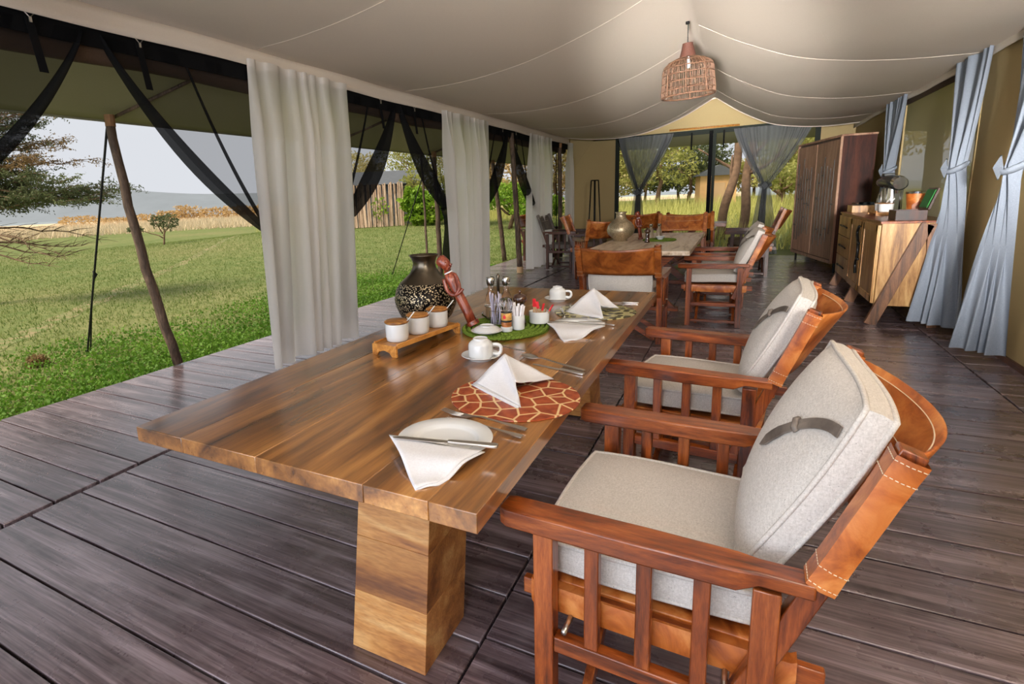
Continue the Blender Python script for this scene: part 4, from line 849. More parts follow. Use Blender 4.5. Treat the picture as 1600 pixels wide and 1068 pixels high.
bw = empty('white_bowl', (-.93, 7.95, T + .0215), 0, 1, 'small white bowl on the green mat of the whitewashed table', 'bowl'); MB().lathe([(0, 0), (.03, 0), (.032, .006), (.062, .04), (.064, .043), (.058, .04), (.03, .01), (0, .008)], 30).build('bowl', 'porcelain', bw, smooth='auto')
for k, (x, y) in enumerate(((-1.09, 8.25), (-.99, 8.32))):
    g2 = empty('cruet_bottle', (x, y, T + .012), 0, 1, 'glass cruet bottle on the whitewashed table, %s one' % ('left' if k == 0 else 'right'), 'bottle', 'cruets on the whitewashed table'); MB().lathe([(0, 0), (.035, 0), (.035, .11), (.02, .14), (.018, .17), (0, .17)], 20).build('bottle', 'glass', g2, smooth='auto'); MB().lathe([(.02, .165), (.025, .175), (.025, .20), (0, .205)], 16).build('cap', 'chrome', g2, smooth='auto')
fb_ = empty('wooden_bowl', (-1.38, 12.2, T), 0, 1, 'shallow pale wooden bowl on the farthest table', 'bowl'); MB().lathe([(0, 0), (.1, 0), (.12, .01), (.22, .075), (.225, .08), (.21, .078), (.1, .02), (0, .015)], 32).build('bowl', 'trunk_orange', fb_, smooth='auto'); MB().lathe([(.224, .077), (.229, .080), (.224, .084), (.219, .080), (.224, .077)], 32).build('rim', 'kraft_paper', fb_, smooth=True)

# ------------------------------------------------------------------ sideboard and wardrobe on the right
sb = empty('sideboard', (1.50, 8.09, 0), 0, 1, 'long light wood sideboard with drawers, doors and slanted legs by the right wall', 'sideboard')
Y0, Y1 = -1.26, 1.26; XF = -.27
MB().box((.0, 0, .60), (.535, 2.52, .82)).build('carcass', 'sideboard_wood', sb, bevel=.003)
MB().box((-.002, 0, 1.018), (.56, 2.54, .022)).build('top', 'chair_wood_y', sb, bevel=.003)
for y in (Y0 + .10, .0, Y1 - .10):
    for s_ in (-1, 1): MB().bar((s_ * .29 if s_ < 0 else .20, y - (.12 if y < 0 else -.12 if y > 0 else 0), .0), (.09 + s_ * .02, y - (.12 if y < 0 else -.12 if y > 0 else 0), 1.0), .05, .10, (1, 0, 0)).build('slanted_leg', 'sideboard_brown', sb, bevel=.003)
for (ya, yb) in ((Y0 + .02, -.47), (-.46, .30)):
    d_ = MB().box((XF - .008, (ya + yb) / 2, .60), (.018, yb - ya - .008, .78)).build('door', 'sideboard_wood', sb, bevel=.002); w_ = yb - ya
    for zz in (.245, .955): MB().box((XF - .020, (ya + yb) / 2, zz), (.010, w_ - .02, .07)).build('door_rail', 'sideboard_wood', d_, bevel=.002)
    for yy in (ya + .05, yb - .05): MB().box((XF - .020, yy, .60), (.010, .075, .78)).build('door_stile', 'sideboard_wood', d_, bevel=.002)
for k in range(3):
    z = .225 + .26 * k + .115; d_ = MB().box((XF - .008, .775, z), (.020, .93, .25)).build('drawer', 'sideboard_wood', sb, bevel=.003)
    MB().tube(spline([(XF - .02, .55, z - .01), (XF - .045, .70, z + .012), (XF - .04, .80, z + .002), (XF - .05, .90, z + .012), (XF - .02, 1.0, z)], 4), .009, 8).build('branch_handle', 'black_metal', d_, smooth=True)
MB().tube(spline([(XF - .04, -.37, .93), (XF - .04, -.28, .86), (XF - .04, -.36, .76), (XF - .04, -.45, .74)], 6), .014, 8).build('branch_handle', 'black_metal', sb, smooth=True)
MB().tube(spline([(XF - .04, -.36, .76), (XF - .04, -.40, .66), (XF - .04, -.38, .56)], 6), .014, 8).build('branch_handle', 'black_metal', sb, smooth=True); MB().tube(spline([(XF - .04, -.46, .57), (XF - .04, -.38, .56), (XF - .04, -.34, .49), (XF - .04, -.37, .40)], 6), .014, 8).build('branch_handle', 'black_metal', sb, smooth=True)
SZ = 1.0295
def sbt(name, x, y, rz, label, cat): return empty(name, (x, y, SZ), rz, 1, label, cat)
bx = sbt('wooden_box', 1.42, 9.12, 0, 'low light wooden box with dark pods on the far end of the sideboard', 'box'); MB().box((0, 0, .045), (.28, .36, .09)).build('box', 'sideboard_wood', bx, bevel=.004); MB().box((0, 0, .086), (.25, .33, .012)).build('inner_tray', 'label_dark', bx)
for k in range(12): q = MB().lathe([(0, 0), (.024, .002), (.028, .03), (.030, .034), (0, .036)], 12).build('coffee_pod', 'black_plastic' if k % 3 else 'chrome', smooth='auto'); q.location = (1.42 + (k % 3 - 1) * .075, 9.12 + (k // 3 - 1.5) * .075, SZ + .093); tag(q, 'small dark coffee pod in the low wooden box' if k % 3 else 'small silver coffee pod in the low wooden box', 'coffee pod', 'dark coffee pods' if k % 3 else 'silver coffee pods')
def flask(x, y, h, r, label):
    e = sbt('steel_flask', x, y, 0, label, 'flask'); MB().lathe([(0, 0), (r, 0), (r * 1.02, .01), (r, h * .8), (r * .8, h * .92), (r * .6, h * .95), (r * .6, h), (0, h + .004)], 28).build('body', 'chrome', e, smooth='auto')
    MB().tube(spline([(-.0, -r * .98, h * .25), (0, -r * 1.7, h * .35), (0, -r * 1.7, h * .75), (0, -r * .95, h * .85)], 4), .008, 8).build('handle', 'chrome', e, smooth=True); MB().lathe([(r * .6, h), (r * .62, h + .012), (.01, h + .02), (0, h + .03)], 20).build('lid', 'black_plastic', e, smooth='auto')
flask(1.62, 9.22, .20, .045, 'slim steel flask behind the low wooden box'); flask(1.60, 8.96, .27, .06, 'tall steel coffee flask beside the coffee machine')
jt = sbt('serving_tray', 1.47, 8.22, 0, 'light wooden serving tray with two white pots on the sideboard', 'tray'); MB().box((0, 0, .03), (.20, .48, .014)).build('board', 'bamboo', jt, bevel=.002)
for y in (-.23, .23): MB().box((0, y, .012), (.20, .02, .024)).build('foot', 'bamboo', jt)
MB().box((-.095, 0, .045), (.012, .48, .022)).build('edge', 'bamboo', jt, bevel=.002)
for k, y in enumerate((8.12, 8.32)):
    j = empty('white_pot', (1.48, y, SZ + .0375), 0, 1, 'white pot with wooden lid and spoon on the serving tray, %s one' % ('nearer' if k == 0 else 'farther'), 'pot', 'white pots on the serving tray'); MB().lathe([(0, 0), (.06, 0), (.066, .01), (.072, .09), (.068, .09), (.06, .02), (0, .015)], 28).build('pot', 'porcelain', j, smooth='auto'); MB().lathe([(0, .091), (.07, .091), (.074, .097), (0, .102)], 24).build('lid', 'lid_wood', j, smooth='auto'); MB().tube([(0.02, -.03, .08), (.05, -.10, .15)], .007, 6).build('spoon', 'porcelain', j, smooth=True)
cm = sbt('coffee_machine', 1.60, 8.60, 0, 'coffee machine with glossy black domed top and chrome spout', 'coffee machine'); cm.scale = (1.15, 1.3, 1.2)
MB().box((.0, 0, .012), (.26, .30, .024)).build('base', 'black_plastic', cm, bevel=.006); MB().lathe([(0, .024), (.085, .024), (.085, .25), (0, .25)], 28, (.02, .05, 0)).build('water_tank', 'chrome', cm, smooth='auto')
for k in range(8): a = k * PI / 4; MB().tube([(.02 + .088 * math.cos(a), .05 + .088 * math.sin(a), .03), (.02 + .088 * math.cos(a), .05 + .088 * math.sin(a), .25)], .006, 6).build('flute', 'steel', cm, smooth=True)
hp_ = [(.30, .07, .30), (.24, .095, .30), (.10, .11, .305), (-.05, .115, .30), (-.18, .10, .29), (-.26, .08, .265), (-.29, .06, .25)]
MB().tube([(.0, y, z + .01) for y, r, z in hp_], [r * .95 for y, r, z in hp_], 20, flat=.62).build('domed_head', 'black_plastic', cm, smooth=True); MB().tube([(0, -.24, .30), (0, -.31, .295)], [.07, .058], 18).build('chrome_nose', 'chrome', cm, smooth='auto'); MB().tube([(0, -.25, .27), (0, -.25, .20)], [.03, .02], 12).build('spout', 'chrome', cm, smooth='auto'); MB().box((0, .18, .385), (.10, .09, .03)).build('lever', 'black_plastic', cm, bevel=.008)
bk_ = sbt('leather_bucket', 1.62, 7.52, 0, 'tan leather ice bucket with a metal rim on the sideboard', 'bucket'); MB().lathe([(0, 0), (.07, 0), (.095, .26), (.088, .26), (.065, .01), (0, .01)], 32).build('bucket', 'leather', bk_, smooth='auto'); MB().lathe([(.088, .245), (.100, .245), (.102, .265), (.087, .268)], 32).build('rim', 'chrome', bk_, smooth='auto'); MB().prism([(-.05, .05), (.05, .05), (.055, .13), (0, .17), (-.055, .13)], -.090, -.080, 'y').build('pocket', 'leather_dark', bk_)
tb = sbt('tea_box', 1.47, 7.10, 0, 'open reddish wooden tea box with green lined lid', 'box')
MB().box((0, 0, .005), (.24, .30, .01)).build('bottom', 'wardrobe_red', tb)
for y in (-.145, .145): MB().box((0, y, .05), (.24, .012, .09)).build('side', 'wardrobe_red', tb, bevel=.002)
for x in (-.115, .115): MB().box((x, 0, .05), (.012, .30, .09)).build('side', 'wardrobe_red', tb, bevel=.002)
MB().bar((.125, 0, .095), (.185, 0, .30), .30, .02, (1, 0, 0)).build('lid', 'wardrobe_red', tb, bevel=.003); MB().bar((.112, 0, .115), (.165, 0, .285), .26, .008, (1, 0, 0)).build('lid_lining', 'green_felt', tb); MB().bar((.135, .0, .16), (.16, 0, .22), .22, .03, (1, 0, 0)).build('printed_card', 'kraft_paper', tb) if False else None
for k in range(14): q = MB().box((0, 0, .035), (.004, .06, .065)).build('tea_bag', 'leaf_bright' if k % 2 else 'kraft_paper', bevel=.001); q.location = (1.47 - .09 + .014 * (k % 7) * 2, 7.10 - .06 + .12 * (k // 7), SZ + .013); tag(q, ('green' if k % 2 else 'beige') + ' tea envelope standing in the open tea box', 'tea bag', ('green' if k % 2 else 'beige') + ' tea envelopes')
wd_a = math.atan2(.38, -2.05)
wa = empty('wardrobe', (1.33, 10.62, 0), math.atan2(12.6 - 10.62, .93 - 1.33) - PI / 2, 1, 'tall dark wardrobe with black rod decorated doors in the far right corner', 'wardrobe')
# local: x>0 is depth (towards the wall), y>0 runs away from the camera
WL, WD, WH, LG = 2.02, .44, 2.12, .16
MB().box((WD / 2, WL / 2, (WH + LG) / 2), (WD, WL, WH - LG)).build('carcass', 'wardrobe_red', wa, bevel=.004)
MB().box((WD / 2 - .01, WL / 2, WH + .012), (WD + .03, WL + .03, .03)).build('top', 'wardrobe_front', wa, bevel=.003)
for y in (.06, WL - .06):
    for x in (.05, WD - .05): MB().tube([(x, y, 0), (x, y, LG)], .018, 8).build('leg', 'black_metal', wa); 
for k in range(2):
    d_ = MB().box((-.012, WL * (.25 + .5 * k), (WH + LG) / 2 + .01), (.024, WL / 2 - .035, WH - LG - .10)).build('door', 'wardrobe_front', wa, bevel=.003)
    for j in range(6):
        y = WL * .5 * k + .17 + j * .135; z0_ = R0.uniform(.38, .62); z1_ = R0.uniform(1.55, 1.95); MB().tube([(-.034, y, z0_), (-.034, y, z1_)], .0055, 6).build('rod', 'black_metal', d_)
        for q in range(R0.choice((1, 2))): zz = R0.uniform(z0_ + .1, z1_ - .05); MB().box((-.036, y + R0.choice((-.03, .03)), zz), (.014, .075, .020)).build('rod_link', 'black_metal', d_)
for y in (.01, WL - .01): MB().box((-.015, y, (WH + LG) / 2), (.03, .03, WH - LG)).build('front_stile', 'wardrobe_front', wa)
MB().box((-.015, WL / 2, LG + .02), (.03, WL, .05)).build('front_rail', 'wardrobe_front', wa)

# ------------------------------------------------------------------ lantern stand and wicker pendant
ls = empty('lantern_stand', (-2.80, 12.3, 0), .3, 1, 'tall slender black metal lantern stand in the far left corner', 'lantern')
for a in range(4):
    q = a * PI / 2; MB().tube([(.16 * math.cos(q), .16 * math.sin(q), 0), (.075 * math.cos(q), .075 * math.sin(q), 1.72)], .013, 6).build('leg', 'black_metal', ls, smooth=True)
for z, r in ((.62, .128), (1.72, .078)): MB().tube([(r * math.cos(k * PI / 8), r * math.sin(k * PI / 8), z) for k in range(16)], .012, 6, closed=True).build('ring', 'black_metal', ls, smooth=True)
MB().lathe([(0, .60), (.12, .60), (.12, .615), (0, .616)], 20).build('shelf', 'black_metal', ls); MB().lathe([(0, .617), (.04, .617), (.04, .74), (.0, .75)], 16).build('candle', 'porcelain', ls, smooth='auto')
pl = empty('wicker_pendant', (-.565, 6.85, 2.43), 0, 1, 'brown woven wicker pendant lamp shade hanging from the ridge', 'lamp'); pl.rotation_euler = (.03, -.04, 0)
SP = [(.262, 0), (.262, .06), (.256, .14), (.25, .22), (.246, .27), (.232, .315), (.20, .345), (.15, .368), (.10, .385), (.075, .395)]
m = MB()
for k in range(72):
    a = 2 * PI * k / 72; m.tube([((r + .003 * math.sin(k * 7.3 + i)) * math.cos(a + .02 * math.sin(k * 3.7 + i * 1.1)), (r + .003 * math.sin(k * 7.3 + i)) * math.sin(a + .02 * math.sin(k * 3.7 + i * 1.1)), z) for i, (r, z) in enumerate(SP)], .0034, 4, cap=False)
tag(m.build('woven_ribs', 'wicker', pl), kind='stuff')
for z, r in ((0, .264), (.06, .262), (.14, .256), (.22, .252), (.29, .244), (.35, .195)): MB().tube([(r * math.cos(k * PI / 24), r * math.sin(k * PI / 24), z) for k in range(48)], .006 if z else .010, 6, closed=True).build('hoop', 'wicker', pl, smooth=True)
for k in range(8): a = k * PI / 4; MB().tube([((r + .004) * math.cos(a), (r + .004) * math.sin(a), z) for r, z in SP], .008, 6).build('rib', 'wicker', pl, smooth=True)
MB().lathe([(.080, .39), (.085, .395), (.064, .47), (.054, .52), (.052, .535), (0, .54)], 24).build('neck', 'wicker_neck', pl, smooth='auto')
MB().tube([(0, 0, .53), (0.005, 0, .74)], .006, 6).build('cord', 'rope', pl); MB().lathe([(0, .72), (.02, .725), (.02, .75), (0, .755)], 10).build('hook', 'black_metal', pl, smooth='auto'); MB().lathe([(0, .28), (.025, .285), (.03, .32), (.018, .36), (.018, .40)], 14).build('bulb', 'porcelain', pl, smooth=True)

# ------------------------------------------------------------------ plants and things outside
rng = np.random.default_rng(5)
def raw_mesh(name, verts, faces_flat, nper, mat, parent=None):
    me = bpy.data.meshes.new(name); nf = len(faces_flat) // nper
    me.vertices.add(len(verts)); me.vertices.foreach_set('co', np.asarray(verts, dtype=np.float32).ravel())
    me.loops.add(len(faces_flat)); me.loops.foreach_set('vertex_index', np.asarray(faces_flat, dtype=np.int32))
    me.polygons.add(nf); me.polygons.foreach_set('loop_start', np.arange(0, nf * nper, nper, dtype=np.int32))
    me.update(calc_edges=True); me.validate(); me.materials.append(M[mat]); o = bpy.data.objects.new(name, me); COL.objects.link(o)
    if parent: o.parent = parent
    return o
def leaf_quads(c, size, up=.0, aspect=.5):
    n = len(c); d = rng.normal(size=(n, 3)); d[:, 2] += up; d /= np.linalg.norm(d, axis=1)[:, None]; e = np.cross(d, rng.normal(size=(n, 3))); e /= np.linalg.norm(e, axis=1)[:, None]
    s_ = (size * rng.uniform(.6, 1.4, n))[:, None]; a = d * s_; b = e * s_ * aspect
    v = np.stack([c - a, c + b * .9, c + a, c - b * .9], 1).reshape(-1, 3); return v
def leaves(name, c, size, mat, parent, up=0, aspect=.5):
    v = leaf_quads(np.asarray(c), size, up, aspect); o = raw_mesh(name, v, np.arange(len(v)), 4, mat, parent); return tag(o, kind='stuff')
def blob(c, r, n, shell=.55):
    d = rng.normal(size=(n, 3)); d /= np.linalg.norm(d, axis=1)[:, None]; q = rng.uniform(shell, 1, n) ** .6; lump = 1 + .22 * np.sin(d[:, 0] * 7 + c[0] * 3) * np.cos(d[:, 1] * 6 + c[1]) + .12 * np.sin(d[:, 2] * 11)
    return np.asarray(c) + d * np.asarray(r) * (q * lump)[:, None]
def blades(n, xy, h, wd, mat, name, label, cat, spread=.35):
    z = np.array([gz(a, b) for a, b in xy]); b0 = np.column_stack([xy, z]); hh = h * rng.uniform(.5, 1.3, n); an = rng.uniform(0, 2 * PI, n); ww = wd * rng.uniform(.6, 1.4, n)
    r = np.column_stack([np.cos(an), np.sin(an), np.zeros(n)]) * ww[:, None]; tl = np.column_stack([rng.normal(size=n) * spread, rng.normal(size=n) * spread, np.ones(n)]) * hh[:, None]
    v = np.stack([b0 - r, b0 + r, b0 + tl], 1).reshape(-1, 3); o = raw_mesh(name, v, np.arange(3 * n), 3, mat); return tag(o, label, cat, kind='stuff')
def outside(xy): return ~((xy[:, 0] > -4.78) & (xy[:, 0] < 2.0) & (xy[:, 1] < 13.35))
def field_pts(n, fx, fy):
    xy = np.column_stack([fx(n), fy(n)]); return xy[outside(xy)]
# short grass on the left, thinning with distance
u = rng.uniform(0, 1, 130000); xy = np.column_stack([-4.8 - 24 * u ** 1.8, rng.uniform(-2, 24, 130000)]); blades(len(xy), xy, .055, .008, 'grass_blade', 'lawn_grass', 'short green grass blades covering the lawn left of the deck', 'grass')
u = rng.uniform(0, 1, 70000); xy = np.column_stack([-4.8 - 2.6 * u ** 1.4, rng.uniform(-1.0, 11.5, 70000)]); keep = rng.uniform(0, 1, len(xy)) < np.clip(1.15 - (-4.8 - xy[:, 0]) / 2.4 + .25 * np.sin(xy[:, 1] * 2.2), .08, 1); xy = xy[keep]
c = np.column_stack([xy, np.full(len(xy), -.14) + rng.uniform(.02, .11, len(xy))]); o = raw_mesh('clover', (v := leaf_quads(c, .018, .0, .75)), np.arange(len(v)), 4, 'grass_clover'); tag(o, 'bright green leafy clover growing along the deck edge', 'clover', kind='stuff')
xy = np.column_stack([rng.uniform(-24, 9, 30000), 14.2 + 22 * rng.uniform(0, 1, 30000) ** 1.3]); xy = xy[(xy[:, 0] > -4) | (xy[:, 1] > 22)]; blades(len(xy), xy, .62, .013, 'grass_tall', 'tall_grass', 'tall yellow green grass behind the far end of the tent', 'grass', .22)
xy = np.column_stack([rng.uniform(2.6, 12, 9000), rng.uniform(4, 24, 9000)]); blades(len(xy), xy, .55, .012, 'grass_tall', 'tall_grass', 'tall grass outside the screened window on the right', 'grass', .25)
xy = np.column_stack([rng.uniform(-95, -38, 26000), rng.uniform(20, 90, 26000)]); keep = np.hypot(xy[:, 0], xy[:, 1]) > 58; xy = xy[keep]; blades(len(xy), xy, .9, .05, 'grass_straw', 'straw_grass', 'pale straw coloured grass band at the far edge of the green field', 'grass', .3)
def limb(m, a, b, r0, r1, bend=.1, n=7):
    a = Vector(a); b = Vector(b); q = (b - a); s_ = Vector((R0.uniform(-1, 1), R0.uniform(-1, 1), R0.uniform(-1, 1))) * bend * q.length
    pts = [a + q * (i / n) + s_ * math.sin(PI * i / n) + Vector((R0.uniform(-1, 1), R0.uniform(-1, 1), R0.uniform(-1, 1))) * q.length * .018 for i in range(n + 1)]
    m.tube(pts, [lerp(r0, r1, i / n) for i in range(n + 1)], 7); return pts
def tree(name, label, cat, base, limbs, blobs, lsize, lmat, tmat='trunk', group=None, aspect=.5, up=0):
    """limbs: (a, b, r0, r1) relative to base ; blobs: (c, r, n) relative"""
    e = empty(name, base, 0, 1, label, cat, group)
    for i, (a, b, r0, r1) in enumerate(limbs): m = MB(); limb(m, a, b, r0, r1, .07); m.build('trunk' if i == 0 else 'branch', tmat, e, smooth=True)
    if blobs: leaves('foliage', np.vstack([blob(c, r, n) for c, r, n in blobs]), lsize, lmat, e, up, aspect)
    return e
# acacia reaching in from the left of the nearest opening
ac = empty('acacia_tree', (-12.9, 4.6, -.14), 0, 1, 'thorny acacia tree with flat layers of fine leaves on the left', 'tree')
m = MB(); limb(m, (0, 0, 0), (.25, .1, 3.6), .16, .08, .05); m.build('trunk', 'trunk', ac, smooth=True)
side = Vector((.876, .48, 0)); fw = Vector((-.48, .876, 0)); lv = []; lb = []
def spray(z0, z1, length, dens, droop, tint, start=.2, nb=7):
    for k in range(nb):
        h = lerp(z0, z1, R0.random()); a = Vector((.1, .05, min(h, 3.5))); L_ = length * R0.uniform(.75, 1.05); dirv = (side * 1.0 + fw * R0.uniform(-.5, .5)).normalized()
        m = MB(); b = a + dirv * L_ + Vector((0, 0, droop * R0.uniform(.4, 1.2))); p = limb(m, a, b, .022, .005, .06, 10)
        for i in range(3, 11):
            for q in range(3):
                d2 = (dirv * R0.uniform(.3, 1) + fw * R0.uniform(-.9, .9) + Vector((0, 0, R0.uniform(-.25, .35)))).normalized(); s_ = p[i] + d2 * R0.uniform(.18, .5); m.tube([p[i], (p[i] + s_) / 2 + Vector((0, 0, .02)), s_], [.006, .004, .002], 4)
                if dens and i > start * 10:
                    for z in range(int(dens * R0.uniform(.6, 1.4))): tint.append(tuple(p[i].lerp(s_, R0.uniform(0, 1.1)) + Vector((R0.gauss(0, .04), R0.gauss(0, .04), R0.gauss(0, .022)))))
        m.build('branch', 'trunk', ac, smooth=True)
spray(1.75, 2.35, 2.8, 44, .05, lv, .12, 14); spray(2.5, 2.9, 2.3, 22, .1, lb, .2, 6); spray(2.7, 3.4, 1.9, 20, .3, lv, .2, 6); spray(3.1, 3.5, 2.3, 7, .5, lb, .4, 4); spray(1.2, 1.6, 2.4, 0, -.45, lv, .2, 6)
spray(1.9, 3.3, 1.5, 40, .1, lv, .05, 10); leaves('foliage', lv, .026, 'leaf_acacia', ac, 0, .45); leaves('dry_foliage', lb, .024, 'leaf_brown', ac, 0, .45)
tree('thorn_shrub', 'small dark leaning shrub standing alone in the open field', 'shrub', (-24.2, 16.6, -.14), [((0, 0, 0), (.1, .1, .9), .05, .03), ((.05, .05, .6), (.5, .3, 1.4), .03, .015), ((.05, .05, .7), (-.3, -.1, 1.5), .03, .012), ((.05, .05, .5), (-1.4, -.7, .95), .03, .01)],
     [((.35, .25, 1.25), (.55, .4, .4), 500), ((-.2, 0, 1.3), (.4, .3, .3), 250), ((-1.1, -.55, .95), (.5, .3, .14), 260)], .06, 'leaf_acacia', 'trunk')
for k, (x, y, w_, h) in enumerate([(-108, 58, 7, 2.2), (-100, 60, 5, 1.6), (-97, 63, 6, 2.0), (-93, 66, 5, 2.4), (-89.5, 67, 4.2, 3.2), (-85, 69, 5.0, 2.6), (-82, 72, 5.5, 2.7), (-78, 73, 5, 2.6), (-74, 76, 5, 2.4), (-70, 80, 5, 2.5)]):
    tree('dry_shrub', 'round tan shrub on the horizon, the tallest and most domed of the row' if k == 4 else 'low tan shrub, %s from the left in the distant row' % ['first', 'second', 'third', 'fourth', '', 'sixth', 'seventh', 'eighth', 'ninth', 'tenth'][k], 'shrub', (x, y, -.3), [((0, 0, 0), (0, 0, h * .6), .15, .08)], [((0, 0, h * .55), (w_ * .55, w_ * .55, h * .5), 650)], .28, 'leaf_dry', group='distant dry shrubs')
sm = tree('grass_clump', 'dry brown grass clump on the lawn near the deck', 'grass clump', (-6.65, 2.88, -.14), [((0, 0, 0), (.02, 0, .06), .03, .01)], [((0, 0, .05), (.11, .11, .07), 300)], .03, 'leaf_brown')
# reed fence, tent roof and bushes in the second opening
fe = empty('reed_fence', (-16.6, 19.7, .42), 0, 1, 'tall fence of vertical reeds in front of the grey tent roof', 'fence'); fdv = Vector((3.12, 1.72, 0)); nR = 44
fme = None
for k in range(nR):
    q = fdv * (k / (nR - 1)); h = R0.uniform(1.86, 2.0)
    if fme is None: o = MB().tube([(0, 0, 0), (.01, 0, 1), (0, 0, 2)], [.045, .042, .038], 7).build('reed', 'reed', fe, smooth='auto'); fme = o
    else: o = fme.copy(); COL.objects.link(o)
    o.location = q + Vector((R0.uniform(-.02, .02), R0.uniform(-.03, .03), 0)); o.scale = (R0.uniform(.7, 1.15), R0.uniform(.7, 1.1), h / 2); o.rotation_euler = (R0.uniform(-.025, .025), R0.uniform(-.025, .025), R0.uniform(0, 6))
for z in (.5, 1.5): MB().bar((0, .06, z), fdv + Vector((0, .06, z)), .04, .04).build('rail', 'pole_wood', fe)
gt = empty('grey_tent', (-15.6, 22.6, .4), math.atan2(1.72, 3.12), 1, 'grey canvas tent roof rising behind the reed fence', 'tent')
MB().prism([(-1.2, 1.95), (0, 2.62), (1.2, 1.95)], -2.0, 2.2, 'x').build('roof', 'tent_grey', gt); MB().box((.1, 0, .97), (3.8, 2.0, 1.95)).build('wall', 'tent_grey', gt)
tree('creeper_bush', 'bright green leafy creeper bush at the right end of the reed fence', 'bush', (-12.35, 21.3, .42), [((0, 0, 0), (0, 0, 1.2), .06, .03)], [((0, 0, .7), (.95, .7, .75), 1700), ((-.35, -.2, 1.1), (.6, .5, .6), 700)], .10, 'leaf_bright', aspect=.8)
tree('thorn_bush', 'feathery olive bush leaning over the reed fence', 'bush', (-12.6, 22.1, .42), [((0, 0, 0), (.2, 0, 1.8), .07, .03), ((.1, 0, 1), (-.8, -.2, 2.2), .04, .02)], [((-.1, 0, 2.0), (1.1, .8, .75), 1300), ((.5, .1, 1.5), (.8, .7, .7), 700)], .075, 'leaf_mid')
tree('leaning_creeper', 'sparse climbing creeper on the reed fence', 'creeper', (-14.6, 20.72, .42), [((0, 0, 0), (.3, .12, 1.4), .015, .008)], [((.2, 0, .9), (.5, .12, .5), 110)], .06, 'leaf_bright', aspect=.8)
def tr(x, y, h, w_, lm, label, n=1500, ls=.075, trunk=True, tm='trunk', g='trees and bushes around the camp'):
    z = gz(x, y); L_ = [((0, 0, 0), (R0.uniform(-.3, .3), R0.uniform(-.3, .3), h * .7), .06 + h * .015, .05)]
    for k in range(4): a = R0.uniform(0, 6.28); L_.append(((0, 0, h * R0.uniform(.3, .55)), (math.cos(a) * w_ * .6, math.sin(a) * w_ * .6, h * R0.uniform(.6, .9)), .05, .02))
    bl = [((0, 0, h * .72), (w_ * .8, w_ * .8, h * .27), n // 2)]
    for k in range(5): a = R0.uniform(0, 6.28); bl.append(((math.cos(a) * w_ * .6, math.sin(a) * w_ * .6, h * R0.uniform(.45, .85)), (w_ * .5, w_ * .5, h * .18), n // 7))
    return tree('camp_tree' if trunk else 'camp_bush', label, 'tree' if trunk else 'bush', (x, y, z), L_, bl, ls, lm, tm, g)
TL = [(-16.5, 28, 5.2, 2.6, 'leaf_mid', 'olive leafed tree behind the grey tent roof'), (-19.5, 25.5, 4.0, 2.0, 'leaf_pale', 'pale leafed tree left of the grey tent roof, beside the first curtain'), (-13.2, 30, 5.5, 2.6, 'leaf_pale', 'pale tree above the creeper bush behind the second opening'),
      (-10.6, 28, 5.0, 2.5, 'leaf_dry', 'dry reddish tree high behind the third opening'), (-8.7, 30, 5.0, 2.4, 'leaf_pale', 'pale tree behind the wooden pole of the third opening'),
      (-7.2, 31, 4.6, 2.4, 'leaf_dry', 'straw coloured tree behind the narrow fourth opening'),
      (-5.6, 30, 4.0, 2.1, 'leaf_mid', 'olive tree behind the left sheer curtain of the far door'), (-3.6, 29, 4.3, 2.1, 'leaf_mid', 'broad olive tree filling the left half of the far door'), (-2.6, 33, 3.6, 2.2, 'leaf_acacia', 'darker green tree low in the middle of the far door'),
      (1.6, 30, 4.6, 2.0, 'leaf_mid', 'olive tree behind the right sheer curtain of the far door'), (4.0, 31, 5.0, 2.4, 'leaf_pale', 'pale tree between the far door and the wardrobe'), (2.6, 36, 4.4, 2.6, 'leaf_mid', 'olive tree far behind the right sheer curtain'),
      (5.6, 18, 4.2, 2.0, 'leaf_mid', 'olive tree outside the screened window'), (5.4, 24, 4.6, 2.4, 'leaf_pale', 'pale tree far outside the screened window'), (7.5, 21, 4.6, 2.4, 'leaf_pale', 'pale tree to the right outside the screened window')]
for a in TL: tr(*a[:5], a[5], n=4200)
for x, y, h, w_, lm, lb_ in [(-7.4, 19.0, 1.7, 1.2, 'leaf_bright', 'bright green bush in the third opening'), (-9.2, 20.5, 1.6, 1.3, 'leaf_bright', 'bright green bush left in the third opening by the second curtain'), (-6.2, 18.5, 1.2, .9, 'leaf_bright', 'bright green bush behind the third white curtain'), (1.3, 24, 1.8, 1.3, 'leaf_mid', 'olive bush behind the two bare trunks'), (2.6, 21, 1.6, 1.1, 'leaf_mid', 'olive bush between the right sheer curtain and the wardrobe'), (4.2, 13.2, 1.7, 1.0, 'leaf_bright', 'bright bush low outside the screened window')]: tr(x, y, h, w_, lm, lb_, 2200, .07, False)
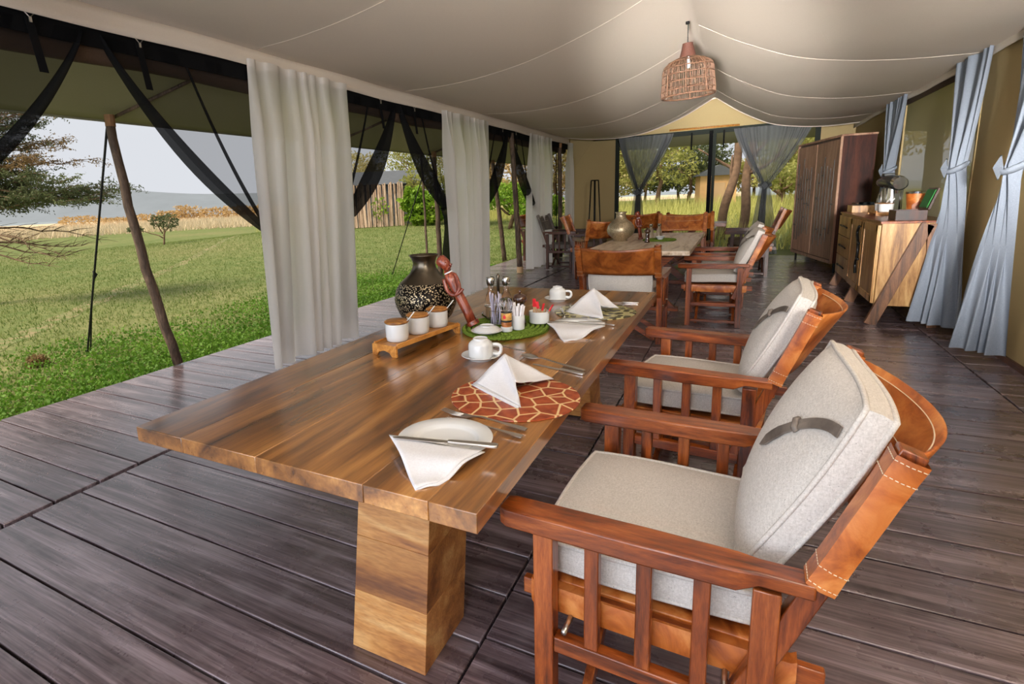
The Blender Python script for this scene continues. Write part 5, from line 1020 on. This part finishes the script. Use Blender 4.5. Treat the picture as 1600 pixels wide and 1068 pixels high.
for k, (x, lm, what) in enumerate([(-15.5, 'leaf_mid', 'behind the grey tent'), (-12.6, 'leaf_pale', 'behind the creeper bush'), (-9.8, 'leaf_dry', 'low behind the third opening'), (-7.6, 'leaf_pale', 'low behind the fourth opening'), (-5.4, 'leaf_mid', 'at the left edge of the far door'), (-3.4, 'leaf_acacia', 'left of the far door post'), (-1.6, 'leaf_mid', 'beside the cream tent'), (.6, 'leaf_pale', 'right of the two bare trunks'), (2.6, 'leaf_mid', 'behind the right sheer curtain'), (4.8, 'leaf_pale', 'left of the wardrobe')]):
    tr(x, 36 + (k % 3), 2.6, 1.9, lm, 'distant low bush ' + what, 2200, .10, False)
def trunks(base, pts, r, label):
    e = empty('bare_tree', base, 0, 1, label, 'tree', 'bare trunked trees outside the far door'); m = MB(); p = spline(pts, 6); m.tube(p, [lerp(r, r * .7, i / (len(p) - 1)) for i in range(len(p))], 10); m.build('trunk', 'trunk', e, smooth=True)
    for k in range(4): m = MB(); a = p[-3 - 2 * k]; limb(m, a, a + Vector((R0.uniform(-1, 1), R0.uniform(-.5, .5), R0.uniform(.5, 1.2))), r * .4, .015, .12); m.build('branch', 'trunk', e, smooth=True)
    leaves('foliage', np.vstack([blob(p[-1] + Vector((R0.uniform(-1.4, 1.4), R0.uniform(-.8, .8), R0.uniform(-.2, .7))), (.8, .6, .3), 130) for k in range(5)]), .05, 'leaf_mid', e)
trunks((-.42, 15.9, -.14), [(0, 0, 0), (.05, 0, 1.0), (.28, .1, 2.0), (.30, .1, 3.2)], .12, 'curved bare tree trunk just right of the door post')
trunks((.0, 15.7, -.14), [(0, 0, 0), (.12, 0, .9), (.1, .1, 1.9), (.28, .1, 3.0)], .12, 'bare tree trunk second to the right of the door post')
trunks((1.75, 17.5, -.1), [(0, 0, 0), (.05, 0, 1.0), (.16, .1, 2.0), (.3, .1, 3.2)], .08, 'slim bare trunk seen beside the wardrobe')
ct = empty('cream_tent', (-1.15, 31, .45), .2, 1, 'small cream and orange tent seen between the door post and trunks', 'tent'); MB().box((0, 0, .8), (1.6, 1.6, 1.6)).build('wall', 'tent_tan', ct); MB().prism([(-1.0, 1.6), (0, 2.1), (1.0, 1.6)], -1, 1, 'y').build('roof', 'tent_grey', ct); MB().prism([(-.35, 0), (.35, 0), (.3, 1.25), (-.3, 1.25)], -.83, -.80, 'y').build('door_flap', 'kraft_paper', ct)
